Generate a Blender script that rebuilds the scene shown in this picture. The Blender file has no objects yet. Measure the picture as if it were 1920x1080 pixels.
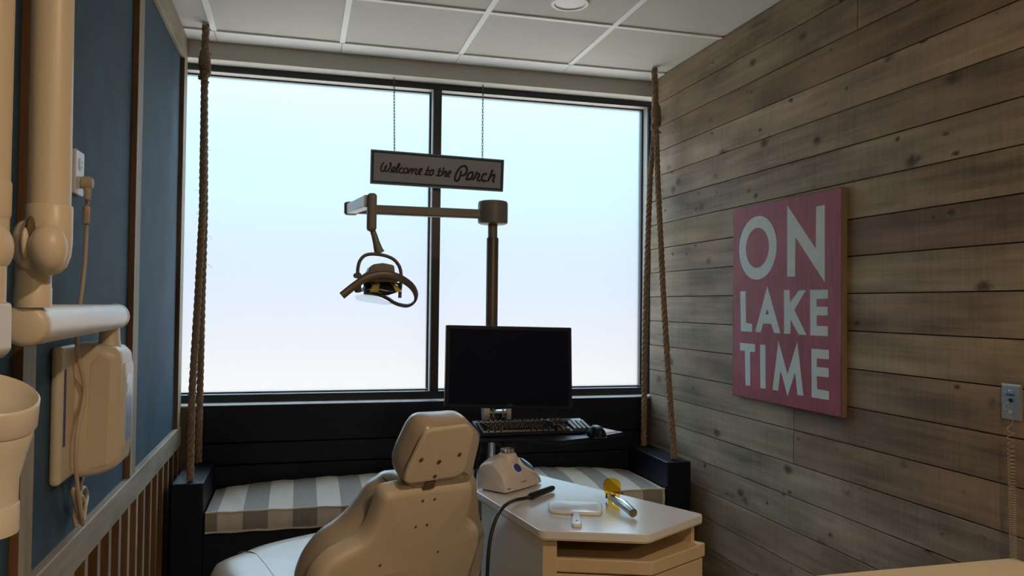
import bpy, bmesh, math, random
import numpy as np
from mathutils import Vector, Matrix

# ------------------------------------------------------------------ camera, world, light, exposure
H = 1.45                                   # eye height; all coordinates below are relative to the eye in z
FPX, YAW, PITCH, ROLL = 1481.48, 0.2623, 0.0218, 0.0112
SC = bpy.context.scene
COL = SC.collection
F_ = np.array([math.sin(YAW)*math.cos(PITCH), math.cos(YAW)*math.cos(PITCH), math.sin(PITCH)])
R0 = np.array([math.cos(YAW), -math.sin(YAW), 0.0]); U0 = np.cross(R0, F_)
R_ = math.cos(ROLL)*R0 + math.sin(ROLL)*U0
U_ = -math.sin(ROLL)*R0 + math.cos(ROLL)*U0
cam_data = bpy.data.cameras.new('camera')
cam_data.sensor_width = 36.0
cam_data.lens = FPX/1920*36
cam_data.clip_start = 0.02
cam = bpy.data.objects.new('camera', cam_data)
COL.objects.link(cam)
cam.matrix_world = Matrix(((R_[0], U_[0], -F_[0], 0), (R_[1], U_[1], -F_[1], 0), (R_[2], U_[2], -F_[2], H), (0, 0, 0, 1)))
SC.camera = cam
SC.view_settings.view_transform = 'Standard'
SC.view_settings.look = 'None'
SC.view_settings.gamma = 1.0
SC.view_settings.use_curve_mapping = False
SC.view_settings.exposure = 0.10

def lin(c):
    return tuple((v/255/12.92 if v/255 <= .04045 else ((v/255+.055)/1.055)**2.4) for v in c)

world = bpy.data.worlds.new('sky'); SC.world = world
world.use_nodes = True
nt = world.node_tree; nt.nodes.clear()
tc = nt.nodes.new('ShaderNodeTexCoord'); sx = nt.nodes.new('ShaderNodeSeparateXYZ')
mr = nt.nodes.new('ShaderNodeMapRange'); rp = nt.nodes.new('ShaderNodeValToRGB')
bg = nt.nodes.new('ShaderNodeBackground'); wo = nt.nodes.new('ShaderNodeOutputWorld')
mr.inputs[1].default_value = -0.5; mr.inputs[2].default_value = 0.9
nt.links.new(tc.outputs['Generated'], sx.inputs[0]); nt.links.new(sx.outputs['Z'], mr.inputs[0])
nt.links.new(mr.outputs[0], rp.inputs[0]); nt.links.new(rp.outputs[0], bg.inputs[0]); nt.links.new(bg.outputs[0], wo.inputs[0])
SKY = [(-0.5, (2.7, 2.65, 2.5)), (-0.28, (1.6, 1.58, 1.5)), (-0.13, (.84, .83, .78)), (-0.04, (.76, .77, .80)), (0.05, (.60, .69, .93)), (0.12, (.64, .88, 1.02)), (0.23, (.57, .93, 1.09)), (0.32, (.95, 1.45, 1.9)), (0.47, (3.4, 4.7, 5.9)), (0.9, (3.9, 5.2, 6.0))]
els = rp.color_ramp.elements
while len(els) > 1: els.remove(els[-1])
for i, (z, c) in enumerate(SKY):
    pos = (z+.5)/1.4
    e = els[0] if i == 0 else els.new(pos)
    e.position = pos; e.color = (*[v/6 for v in c], 1)
bg.inputs[1].default_value = 6.0

def warm_lamp(name, x, y, z, power, col, size, aim=None, spread=180):
    d = bpy.data.lights.new(name, 'AREA'); d.shape = 'DISK'; d.size = size; d.energy = power; d.color = col; d.spread = math.radians(spread)
    o = bpy.data.objects.new(name, d); COL.objects.link(o); o.location = (x, y, z+H)
    if aim is not None:
        v = Vector(aim)-Vector((x, y, z)); o.rotation_euler = v.to_track_quat('-Z', 'Y').to_euler()
    return o
ZC = 1.3156
WARM = (1.0, .75, .49)
LAMPS = [(1.10, 0.10, 28), (1.20, -2.30, 38)]   # recessed ceiling lamps behind the camera
for (lx, ly, lw) in LAMPS:
    warm_lamp('recessed_lamp_light', lx, ly, ZC-.012, lw, WARM, .14)

# ------------------------------------------------------------------ pixel helpers: where a line of sight meets a plane
def ray(u, v): return F_ + R_*(u-960)/FPX - U_*(v-540)/FPX
def atX(u, v, X): d = ray(u, v); return d*X/d[0]
def atY(u, v, Y): d = ray(u, v); return d*Y/d[1]
def atZ(u, v, Z): d = ray(u, v); return d*Z/d[2]
def atP(u, v, P, N): d = ray(u, v); return d*((P@N)/(d@N))

# ------------------------------------------------------------------ materials
MATS = {}
def nodes(name):
    m = bpy.data.materials.new(name); m.use_nodes = True
    t = m.node_tree; b = t.nodes['Principled BSDF']
    return m, t, b
def mat(name, col, rough=.5, metal=0.0, var=.06, scale=18, bump=0.0, bscale=120, spec=None, coat=0.0, trans=0.0, ior=None, sheen=0.0):
    """paint / plastic / metal: base colour with a little procedural mottling, optional bump"""
    m, t, b = nodes(name)
    c = lin(col) if max(col) > 1 else col
    tcn = t.nodes.new('ShaderNodeTexCoord')
    n = t.nodes.new('ShaderNodeTexNoise'); n.inputs['Scale'].default_value = scale; n.inputs['Detail'].default_value = 4
    t.links.new(tcn.outputs['Object'], n.inputs['Vector'])
    mx = t.nodes.new('ShaderNodeMix'); mx.data_type = 'RGBA'
    mx.inputs['A'].default_value = (*[v*(1-var) for v in c], 1); mx.inputs['B'].default_value = (*[min(1, v*(1+var)) for v in c], 1)
    t.links.new(n.outputs[0], mx.inputs['Factor']); t.links.new(mx.outputs['Result'], b.inputs['Base Color'])
    b.inputs['Roughness'].default_value = rough; b.inputs['Metallic'].default_value = metal
    if spec is not None: b.inputs['Specular IOR Level'].default_value = spec
    if coat: b.inputs['Coat Weight'].default_value = coat; b.inputs['Coat Roughness'].default_value = .15
    if trans: b.inputs['Transmission Weight'].default_value = trans
    if ior: b.inputs['IOR'].default_value = ior
    if sheen: b.inputs['Sheen Weight'].default_value = sheen
    if bump:
        n2 = t.nodes.new('ShaderNodeTexNoise'); n2.inputs['Scale'].default_value = bscale; n2.inputs['Detail'].default_value = 3
        t.links.new(tcn.outputs['Object'], n2.inputs['Vector'])
        bp = t.nodes.new('ShaderNodeBump'); bp.inputs['Strength'].default_value = bump; bp.inputs['Distance'].default_value = .002
        t.links.new(n2.outputs[0], bp.inputs['Height']); t.links.new(bp.outputs[0], b.inputs['Normal'])
    MATS[name] = m
    return m

def wood(name, dark, light, axis=1, grain=26, rough=.7, knots=True, tint=False, knotcol=(.040, .018, .008)):
    """timber with grain along one axis, knots and saw marks; tint = per-board colour and seed attributes"""
    m, t, b = nodes(name); L = t.links.new; N = t.nodes.new
    tcn = N('ShaderNodeTexCoord'); vec = tcn.outputs['Object']
    if tint:
        at = N('ShaderNodeAttribute'); at.attribute_name = 'seed'
        sc = N('ShaderNodeVectorMath'); sc.operation = 'SCALE'; sc.inputs[0].default_value = (3.7, 11.3, 1.9); L(at.outputs['Fac'], sc.inputs['Scale'])
        ad = N('ShaderNodeVectorMath'); ad.operation = 'ADD'; L(vec, ad.inputs[0]); L(sc.outputs[0], ad.inputs[1]); vec = ad.outputs[0]
    def mapped(s):
        mp = N('ShaderNodeMapping'); mp.inputs['Scale'].default_value = s; L(vec, mp.inputs['Vector']); return mp.outputs[0]
    def sc3(along, across):
        s = [across]*3; s[axis] = along; return s
    g1 = N('ShaderNodeTexNoise'); g1.inputs['Scale'].default_value = 1; g1.inputs['Detail'].default_value = 7; g1.inputs['Roughness'].default_value = .65; g1.inputs['Distortion'].default_value = .4
    L(mapped(sc3(1.3, grain)), g1.inputs['Vector'])
    g2 = N('ShaderNodeTexNoise'); g2.inputs['Scale'].default_value = 1; g2.inputs['Detail'].default_value = 5
    L(mapped(sc3(2.2, 7)), g2.inputs['Vector'])
    s1 = N('ShaderNodeTexNoise'); s1.inputs['Scale'].default_value = 1; s1.inputs['Detail'].default_value = 2
    L(mapped(sc3(85, 3)), s1.inputs['Vector'])
    a = N('ShaderNodeMath'); a.operation = 'MULTIPLY_ADD'; a.inputs[1].default_value = .48; L(g1.outputs[0], a.inputs[0])
    a2 = N('ShaderNodeMath'); a2.operation = 'MULTIPLY'; a2.inputs[1].default_value = .66; L(g2.outputs[0], a2.inputs[0]); L(a2.outputs[0], a.inputs[2])
    a3 = N('ShaderNodeMath'); a3.operation = 'MULTIPLY_ADD'; a3.inputs[1].default_value = .13; L(s1.outputs[0], a3.inputs[0]); L(a.outputs[0], a3.inputs[2])
    r = N('ShaderNodeValToRGB'); L(a3.outputs[0], r.inputs[0])
    r.color_ramp.elements[0].position = .40; r.color_ramp.elements[1].position = .80
    r.color_ramp.elements[0].color = (*dark, 1); r.color_ramp.elements[1].color = (*light, 1)
    out = r.outputs[0]
    if tint:
        at2 = N('ShaderNodeAttribute'); at2.attribute_name = 'tint'
        mm = N('ShaderNodeMix'); mm.data_type = 'RGBA'; mm.blend_type = 'MULTIPLY'; mm.inputs['Factor'].default_value = 1
        L(out, mm.inputs['A']); L(at2.outputs['Color'], mm.inputs['B']); out = mm.outputs['Result']
    if knots:
        dn = N('ShaderNodeTexNoise'); dn.inputs['Scale'].default_value = 40; L(vec, dn.inputs['Vector'])
        dv = N('ShaderNodeVectorMath'); dv.operation = 'SCALE'; dv.inputs['Scale'].default_value = .02; L(dn.outputs['Color'], dv.inputs[0])
        da = N('ShaderNodeVectorMath'); da.operation = 'ADD'; L(vec, da.inputs[0]); L(dv.outputs[0], da.inputs[1])
        for along, across, thr, r0, r1, amt in ((4.0, 6.5, .36, .045, .19, .88), (8.5, 15.0, .70, .06, .20, .95), (1.6, 5.5, .62, .05, .42, .38)):
            vo = N('ShaderNodeTexVoronoi'); vo.inputs['Scale'].default_value = 1
            mp = N('ShaderNodeMapping'); mp.inputs['Scale'].default_value = sc3(along, across); L(da.outputs[0], mp.inputs['Vector']); L(mp.outputs[0], vo.inputs['Vector'])
            kr = N('ShaderNodeMapRange'); kr.interpolation_type = 'SMOOTHSTEP'; kr.inputs[1].default_value = r0; kr.inputs[2].default_value = r1; kr.inputs[3].default_value = 1; kr.inputs[4].default_value = 0
            L(vo.outputs['Distance'], kr.inputs[0])
            sr = N('ShaderNodeSeparateColor'); L(vo.outputs['Color'], sr.inputs[0])
            th = N('ShaderNodeMath'); th.operation = 'GREATER_THAN'; th.inputs[1].default_value = thr; L(sr.outputs[0], th.inputs[0])
            km = N('ShaderNodeMath'); km.operation = 'MULTIPLY'; L(kr.outputs[0], km.inputs[0]); L(th.outputs[0], km.inputs[1])
            k2 = N('ShaderNodeMath'); k2.operation = 'MULTIPLY'; k2.inputs[1].default_value = amt; L(km.outputs[0], k2.inputs[0])
            mk = N('ShaderNodeMix'); mk.data_type = 'RGBA'; L(k2.outputs[0], mk.inputs['Factor']); L(out, mk.inputs['A']); mk.inputs['B'].default_value = (*knotcol, 1); out = mk.outputs['Result']
    L(out, b.inputs['Base Color']); b.inputs['Roughness'].default_value = rough
    bp = N('ShaderNodeBump'); bp.inputs['Strength'].default_value = .35; bp.inputs['Distance'].default_value = .003; L(a3.outputs[0], bp.inputs['Height']); L(bp.outputs[0], b.inputs['Normal'])
    MATS[name] = m
    return m

M = MATS
wood('barn_wood', (.080, .058, .037), (.385, .305, .220), 1, 30, .72, True, True)
wood('trim_wood', (.20, .155, .105), (.43, .37, .285), 1, 30, .6, True)
wood('post_wood', (.20, .155, .10), (.42, .355, .265), 2, 30, .6, True)
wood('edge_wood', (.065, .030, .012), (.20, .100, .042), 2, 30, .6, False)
wood('dark_wood', (.05, .032, .024), (.11, .075, .055), 0, 20, .6, False)
mat('sill_paint', (.30, .28, .24), .6, 0, .08, 20)
mat('glow_grey', (.46, .46, .43), .45, 0, .03, 10)  # pale tone for window glow painted onto the dark frame's reveals
mat('navy_paint', (.0042, .0065, .017), .42, 0, .25, 30, .25, 60, spec=.28)
mat('black_frame', (.012, .013, .017), .32, .0, .15, 10)
mat('wall_paint', (.56, .55, .50), .75, 0, .03, 6, .1, 300)
mat('tile_white', (.60, .59, .54), .85, 0, .05, 90, .25, 400)
mat('grid_white', (.86, .87, .85), .5, 0, .02, 8)
mat('vinyl_floor', (.30, .27, .23), .4, 0, .15, 5)
mat('cream_plastic', (.66, .57, .44), .38, 0, .03, 6, spec=.5)
mat('cream_shell', (.62, .53, .40), .45, 0, .03, 9, .08, 260)
mat('cream_vinyl', (.44, .355, .26), .30, 0, .05, 12, .12, 200, spec=.75)
mat('white_plastic', (.84, .84, .83), .35, 0, .03, 9)
mat('ivory_plastic', (.66, .60, .50), .35, 0, .03, 9)
mat('grey_light_plastic', (.18, .165, .155), .45, 0, .05, 10)
mat('brown_metal', (.115, .095, .082), .4, .2, .08, 10)
mat('chrome', (.75, .76, .78), .18, 1, .03, 12)
mat('brushed_steel', (.62, .64, .67), .32, 1, .06, 40)
mat('brass_bolt', (.30, .23, .14), .35, .9, .1, 40)
mat('hole_dark', (.12, .08, .05), .7, 0, .1, 40)
mat('black_plastic', (.005, .0085, .020), .38, 0, .15, 20, .1, 300, spec=.28)
mat('screen_glass', (.004, .0065, .022), .5, 0, .05, 5, spec=.08)
mat('key_plastic', (.016, .018, .022), .28, 0, .1, 40)
mat('legend_white', (.55, .60, .66), .5, 0, .05, 50)
mat('logo_grey', (.10, .10, .11), .4, .4, .05, 50)
mat('laminate', (.70, .70, .70), .20, 0, .04, 60, .03, 300, spec=.9)
mat('cabinet_wood', (.60, .46, .29), .5, 0, .06, 14, .05, 90)
mat('counter_laminate', (.78, .62, .40), .35, 0, .05, 40)
mat('paper', (.75, .78, .80), .7, 0, .03, 20)
mat('scaler_white', (.66, .60, .57), .32, 0, .02, 8)
mat('knob_blue', (.02, .06, .32), .25, 0, .1, 20, coat=.5)
mat('display_blue', (.06, .22, .52), .12, 0, .45, 45, coat=.8)
mat('panel_blue', (.38, .50, .72), .25, 0, .25, 40)
mat('slot_blue', (.06, .07, .20), .5, 0, .1, 40)
mat('mirror_white', (.78, .80, .82), .18, 0, .02, 14, coat=.4)
mat('rubber_black', (.012, .012, .014), .42, 0, .1, 30)
mat('cord_cream', (.55, .45, .33), .5, 0, .05, 20)
mat('tag_red', (.55, .03, .02), .5, 0, .1, 40)
mat('tag_white', (.72, .72, .68), .5, 0, .04, 20)
mat('letter_white', (.56, .63, .61), .75, 0, .10, 22, .1, 200)
mat('sign_edge', (.17, .12, .07), .7, 0, .15, 30)
mat('porch_face', (.36, .355, .36), .6, 0, .06, 25)
mat('porch_trim', (.16, .21, .235), .5, 0, .1, 25)
mat('ink_black', (.006, .007, .009), .5, 0, .1, 25)
mat('navy_inlay', (.010, .016, .040), .5, 0, .1, 25)
mat('chain_steel', (.09, .10, .10), .45, .6, .15, 60)
mat('outlet_white', (.74, .75, .76), .35, 0, .02, 20)
mat('coil_cord', (.30, .25, .18), .4, 0, .1, 40)
mat('reflector_gold', (.78, .64, .12), .22, .4, .08, 12)
mat('bulb_black', (.01, .01, .01), .25, 0, .1, 20)

def sign_red():
    m, t, b = nodes('sign_red'); L = t.links.new; N = t.nodes.new
    tcn = N('ShaderNodeTexCoord'); mp = N('ShaderNodeMapping'); mp.inputs['Scale'].default_value = (20, 60, 5); L(tcn.outputs['Object'], mp.inputs['Vector'])
    n = N('ShaderNodeTexNoise'); n.inputs['Scale'].default_value = 1; n.inputs['Detail'].default_value = 6; L(mp.outputs[0], n.inputs['Vector'])
    n2 = N('ShaderNodeTexNoise'); n2.inputs['Scale'].default_value = 5; n2.inputs['Detail'].default_value = 4; L(tcn.outputs['Object'], n2.inputs['Vector'])
    ad = N('ShaderNodeMath'); ad.operation = 'ADD'; L(n.outputs[0], ad.inputs[0]); L(n2.outputs[0], ad.inputs[1])
    r = N('ShaderNodeValToRGB'); r.color_ramp.elements[0].position = .38; r.color_ramp.elements[1].position = .66
    hf = N('ShaderNodeMath'); hf.operation = 'MULTIPLY'; hf.inputs[1].default_value = .5; L(ad.outputs[0], hf.inputs[0]); L(hf.outputs[0], r.inputs[0])
    r.color_ramp.elements[0].color = (.225, .022, .040, 1); r.color_ramp.elements[1].color = (.35, .062, .092, 1)
    L(r.outputs[0], b.inputs['Base Color']); b.inputs['Roughness'].default_value = .6
    MATS['sign_red'] = m
sign_red()

def screen_mesh():
    m, t, b = nodes('navy_screen'); L = t.links.new; N = t.nodes.new
    tcn = N('ShaderNodeTexCoord')
    w1 = N('ShaderNodeTexWave'); w1.bands_direction = 'Y'; w1.inputs['Scale'].default_value = 130; L(tcn.outputs['Object'], w1.inputs['Vector'])
    w2 = N('ShaderNodeTexWave'); w2.bands_direction = 'Z'; w2.inputs['Scale'].default_value = 130; L(tcn.outputs['Object'], w2.inputs['Vector'])
    mn = N('ShaderNodeMath'); mn.operation = 'MAXIMUM'; L(w1.outputs['Fac'], mn.inputs[0]); L(w2.outputs['Fac'], mn.inputs[1])
    n = N('ShaderNodeTexNoise'); n.inputs['Scale'].default_value = 5; n.inputs['Detail'].default_value = 5; L(tcn.outputs['Object'], n.inputs['Vector'])
    ml = N('ShaderNodeMath'); ml.operation = 'MULTIPLY'; L(mn.outputs[0], ml.inputs[0]); L(n.outputs[0], ml.inputs[1])
    r = N('ShaderNodeValToRGB'); r.color_ramp.elements[0].color = (.011, .034, .058, 1); r.color_ramp.elements[1].color = (.044, .104, .160, 1); r.color_ramp.elements[1].position = .7
    L(ml.outputs[0], r.inputs[0]); L(r.outputs[0], b.inputs['Base Color']); b.inputs['Roughness'].default_value = .75
    bp = N('ShaderNodeBump'); bp.inputs['Strength'].default_value = .3; bp.inputs['Distance'].default_value = .001; L(mn.outputs[0], bp.inputs['Height']); L(bp.outputs[0], b.inputs['Normal'])
    MATS['navy_screen'] = m
screen_mesh()

def stripes():
    m, t, b = nodes('striped_canvas'); L = t.links.new; N = t.nodes.new
    tcn = N('ShaderNodeTexCoord'); sp = N('ShaderNodeSeparateXYZ')
    at = N('ShaderNodeAttribute'); at.attribute_name = 'stripe'
    md = N('ShaderNodeMath'); md.operation = 'FRACT'; L(at.outputs['Fac'], md.inputs[0])
    gt = N('ShaderNodeMath'); gt.operation = 'GREATER_THAN'; gt.inputs[1].default_value = .5; L(md.outputs[0], gt.inputs[0])
    mx = N('ShaderNodeMix'); mx.data_type = 'RGBA'; L(gt.outputs[0], mx.inputs['Factor'])
    mx.inputs['A'].default_value = (.66, .62, .55, 1); mx.inputs['B'].default_value = (.31, .29, .27, 1)
    n = N('ShaderNodeTexNoise'); n.inputs['Scale'].default_value = 220; L(tcn.outputs['Object'], n.inputs['Vector'])
    ml = N('ShaderNodeMix'); ml.data_type = 'RGBA'; ml.blend_type = 'MULTIPLY'; ml.inputs['Factor'].default_value = .35; L(mx.outputs['Result'], ml.inputs['A']); L(n.outputs['Color'], ml.inputs['B'])
    L(ml.outputs['Result'], b.inputs['Base Color']); b.inputs['Roughness'].default_value = .85
    bp = N('ShaderNodeBump'); bp.inputs['Strength'].default_value = .2; bp.inputs['Distance'].default_value = .001; L(n.outputs[0], bp.inputs['Height']); L(bp.outputs[0], b.inputs['Normal'])
    MATS['striped_canvas'] = m
stripes()
mat('piping_canvas', (.55, .50, .43), .8, 0, .1, 60)

def rope_mat():
    m, t, b = nodes('manila_rope'); L = t.links.new; N = t.nodes.new
    tcn = N('ShaderNodeTexCoord'); n = N('ShaderNodeTexNoise'); n.inputs['Scale'].default_value = 160; n.inputs['Detail'].default_value = 5; L(tcn.outputs['Object'], n.inputs['Vector'])
    r = N('ShaderNodeValToRGB'); r.color_ramp.elements[0].position = .3; r.color_ramp.elements[1].position = .75
    r.color_ramp.elements[0].color = (.12, .075, .045, 1); r.color_ramp.elements[1].color = (.36, .25, .155, 1)
    L(n.outputs[0], r.inputs[0]); L(r.outputs[0], b.inputs['Base Color']); b.inputs['Roughness'].default_value = .85
    bp = N('ShaderNodeBump'); bp.inputs['Strength'].default_value = .5; bp.inputs['Distance'].default_value = .002; L(n.outputs[0], bp.inputs['Height']); L(bp.outputs[0], b.inputs['Normal'])
    MATS['manila_rope'] = m
rope_mat()

def glassy(name, col, rough, ior, mixcol=None):
    m, t, b = nodes(name)
    tcn = t.nodes.new('ShaderNodeTexCoord'); n = t.nodes.new('ShaderNodeTexNoise'); n.inputs['Scale'].default_value = 300
    t.links.new(tcn.outputs['Object'], n.inputs['Vector'])
    mrn = t.nodes.new('ShaderNodeMapRange'); mrn.inputs[3].default_value = rough*.95; mrn.inputs[4].default_value = rough*1.05
    t.links.new(n.outputs[0], mrn.inputs[0]); t.links.new(mrn.outputs[0], b.inputs['Roughness'])
    b.inputs['Base Color'].default_value = (*col, 1); b.inputs['Transmission Weight'].default_value = 1; b.inputs['IOR'].default_value = ior
    MATS[name] = m
glassy('frosted_glass', (.985, .99, .995), .42, 1.22)
glassy('clear_shield', (.74, .78, .80), .30, 1.15)
glassy('orange_shield', (1.0, .52, .02), .03, 1.08)

def emis(name, col, strength):
    m, t, b = nodes(name); b.inputs['Base Color'].default_value = (.8, .8, .8, 1)
    b.inputs['Emission Color'].default_value = (*col, 1); b.inputs['Emission Strength'].default_value = strength; MATS[name] = m
emis('lamp_lens', WARM, 6.0)
mat('lens_off', (.80, .80, .78), .4, 0, .02, 20)

# ------------------------------------------------------------------ mesh helpers
ROOT = {}
def off_of(parent):
    while parent is not None and parent.parent is not None: parent = parent.parent
    return np.array(ROOT[parent.name]) if parent is not None else np.zeros(3)

class MB:
    def __init__(self): self.v = []; self.f = []; self.sm = []
    def add(self, vs, fs, smooth=True):
        b = len(self.v); self.v += [tuple(map(float, p)) for p in vs]
        self.f += [tuple(b+i for i in f) for f in fs]; self.sm += [smooth]*len(fs); return self
    def box(self, x0, x1, y0, y1, z0, z1):
        vs = [(x, y, z) for z in (z0, z1) for y in (y0, y1) for x in (x0, x1)]
        return self.add(vs, [(0, 2, 3, 1), (4, 5, 7, 6), (0, 1, 5, 4), (2, 6, 7, 3), (0, 4, 6, 2), (1, 3, 7, 5)], False)
    def obox(self, c, ax, ay, az):
        """oriented box: centre and three half-extent vectors"""
        c, ax, ay, az = (np.array(q, float) for q in (c, ax, ay, az))
        vs = [c+sx*ax+sy*ay+sz*az for sz in (-1, 1) for sy in (-1, 1) for sx in (-1, 1)]
        return self.add(vs, [(0, 2, 3, 1), (4, 5, 7, 6), (0, 1, 5, 4), (2, 6, 7, 3), (0, 4, 6, 2), (1, 3, 7, 5)], False)
    def prism(self, poly, vec, smooth=False):
        n = len(poly); a = [np.array(p, float) for p in poly]; b = [p+np.array(vec, float) for p in a]
        fs = [tuple(range(n-1, -1, -1)), tuple(range(n, 2*n))] + [(i, (i+1) % n, n+(i+1) % n, n+i) for i in range(n)]
        return self.add(a+b, fs, smooth)
    def loft(self, rings, cap0=True, cap1=True, closed=True):
        n = len(rings[0]); vs = [p for r in rings for p in r]; fs = []
        m = n if closed else n-1
        for k in range(len(rings)-1):
            for i in range(m):
                j = (i+1) % n; fs.append((k*n+i, k*n+j, (k+1)*n+j, (k+1)*n+i))
        if cap0:
            c = np.mean(np.array(rings[0], float), axis=0); vs.append(c); ci = len(vs)-1
            fs += [(ci, (i+1) % n, i) for i in range(n)]
        if cap1:
            c = np.mean(np.array(rings[-1], float), axis=0); vs.append(c); ci = len(vs)-1; o = (len(rings)-1)*n
            fs += [(ci, o+i, o+(i+1) % n) for i in range(n)]
        return self.add(vs, fs)
    def tube(self, pts, r, n=12, caps=True, flat=None, up=None):
        """sweep a circle (or ellipse: flat=(rn, rb)) along points"""
        P = [np.array(p, float) for p in pts]; rings = []; prev = None
        for i, p in enumerate(P):
            t = P[min(i+1, len(P)-1)]-P[max(i-1, 0)]; t = t/(np.linalg.norm(t)+1e-12)
            if prev is None:
                a = np.array(up, float) if up is not None else (np.array([0, 0, 1.]) if abs(t[2]) < .9 else np.array([1., 0, 0]))
            else: a = prev
            a = a-t*(a@t); a = a/(np.linalg.norm(a)+1e-12); prev = a; b = np.cross(t, a)
            ri = r[i] if hasattr(r, '__len__') else r
            ra, rb = (ri, ri) if flat is None else flat
            rings.append([p+a*ra*math.cos(2*math.pi*k/n)+b*rb*math.sin(2*math.pi*k/n) for k in range(n)])
        return self.loft(rings, caps, caps)
    def lathe(self, prof, o, d=(0, 0, 1), n=28, caps=True):
        """profile [(radius, distance along d)] around an axis through o"""
        d = np.array(d, float); d /= np.linalg.norm(d); a = np.array([1., 0, 0]) if abs(d[0]) < .9 else np.array([0, 1., 0])
        a = a-d*(a@d); a /= np.linalg.norm(a); b = np.cross(d, a); o = np.array(o, float)
        rings = [[o+d*h+(a*math.cos(2*math.pi*k/n)+b*math.sin(2*math.pi*k/n))*r for k in range(n)] for r, h in prof]
        return self.loft(rings, caps, caps)
    def ellipsoid(self, c, rx, ry, rz, n=24, m=14):
        c = np.array(c, float)
        rings = [[c+np.array([rx*math.sin(t)*math.cos(2*math.pi*k/n), ry*math.sin(t)*math.sin(2*math.pi*k/n), -rz*math.cos(t)]) for k in range(n)] for t in [math.pi*(j+.5)/m for j in range(m)]]
        return self.loft(rings)
    def build(self, name, material, parent=None, bevel=0, seg=2, smooth=True, subd=0, angle=40, structure=False):
        V = np.array(self.v); V[:, 2] += H
        if parent is None:
            o0 = np.array([(V[:, 0].min()+V[:, 0].max())/2, (V[:, 1].min()+V[:, 1].max())/2, V[:, 2].min()])
        else: o0 = off_of(parent)
        me = bpy.data.meshes.new(name); me.from_pydata([tuple(p) for p in V-o0], [], self.f); me.validate()
        bm = bmesh.new(); bm.from_mesh(me); bmesh.ops.remove_doubles(bm, verts=bm.verts, dist=1e-6); bmesh.ops.recalc_face_normals(bm, faces=bm.faces); bm.to_mesh(me); bm.free()
        if smooth:
            for p in me.polygons: p.use_smooth = True
            me.set_sharp_from_angle(angle=math.radians(angle))
        me.materials.append(MATS[material])
        o = bpy.data.objects.new(name, me); COL.objects.link(o)
        if parent is None: o.location = tuple(o0); ROOT[o.name] = tuple(o0)
        else: o.parent = parent
        if bevel:
            b = o.modifiers.new('bevel', 'BEVEL'); b.width = bevel; b.segments = seg; b.limit_method = 'ANGLE'; b.angle_limit = math.radians(35)
        if subd:
            s = o.modifiers.new('subsurf', 'SUBSURF'); s.levels = subd; s.render_levels = subd
        if structure: o['kind'] = 'structure'
        return o

def thing(name, loc, label, cat, group=None):
    o = bpy.data.objects.new(name, None); COL.objects.link(o); o.empty_display_size = .1
    o.location = (loc[0], loc[1], loc[2]+H); ROOT[o.name] = (loc[0], loc[1], loc[2]+H)
    o['label'] = label; o['category'] = cat
    if group: o['group'] = group
    return o
def tag(o, label, cat, group=None):
    o['label'] = label; o['category'] = cat
    if group: o['group'] = group
    return o
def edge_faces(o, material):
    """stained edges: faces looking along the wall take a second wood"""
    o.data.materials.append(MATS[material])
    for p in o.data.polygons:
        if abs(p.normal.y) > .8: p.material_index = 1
def plabel(o, label): o['label'] = label; return o

def smooth_closed(pts, n=72):
    """closed Catmull-Rom through 2D or 3D points, resampled evenly"""
    P = [np.array(p, float) for p in pts]; k = len(P); out = []
    for i in range(k):
        p0, p1, p2, p3 = P[i-1], P[i], P[(i+1) % k], P[(i+2) % k]
        for s in range(12):
            t = s/12; out.append(.5*((2*p1)+(-p0+p2)*t+(2*p0-5*p1+4*p2-p3)*t*t+(-p0+3*p1-3*p2+p3)*t**3))
    out.append(out[0]); A = np.array(out); d = np.r_[0, np.cumsum(np.linalg.norm(np.diff(A, axis=0), axis=1))]
    q = np.linspace(0, d[-1], n+1)[:-1]
    return [np.array([np.interp(x, d, A[:, c]) for c in range(A.shape[1])]) for x in q]
def smooth_open(pts, per=10):
    P = [np.array(p, float) for p in pts]; P = [2*P[0]-P[1]]+P+[2*P[-1]-P[-2]]; out = []
    for i in range(1, len(P)-2):
        p0, p1, p2, p3 = P[i-1:i+3]
        for s in range(per):
            t = s/per; out.append(.5*((2*p1)+(-p0+p2)*t+(2*p0-5*p1+4*p2-p3)*t*t+(-p0+3*p1-3*p2+p3)*t**3))
    out.append(P[-2]); return out
def offset2d(poly, d):
    """move a closed 2D outline inwards by d along its normals (counter-clockwise or clockwise)"""
    A = np.array(poly); n = len(A)
    area = .5*np.sum(A[:, 0]*np.roll(A[:, 1], -1)-np.roll(A[:, 0], -1)*A[:, 1]); s = 1 if area > 0 else -1
    t = np.roll(A, -2, 0)-np.roll(A, 2, 0); t /= (np.linalg.norm(t, axis=1)[:, None]+1e-9)
    return A+s*d*np.c_[-t[:, 1], t[:, 0]]
def pad(mb, outline, O, S, U, N, layers):
    """outline in (S,U) coords, layers = [(offset along N, inset)]: a rounded slab"""
    rings = []
    for o, i in layers:
        q = offset2d(outline, i)
        rings.append([O+S*a+U*b+N*o for a, b in q])
    return mb.loft(rings)

random.seed(7)

# ================================================================== THE ROOM
XL, XR, YB, YW, YF = -.58, 1.972, 4.222, 4.322, -4.0
T = .6096; L1 = -.423; Y2 = 4.0553
ZS = -.518                                   # window sill
ZH = 1.2249                                  # window head

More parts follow.
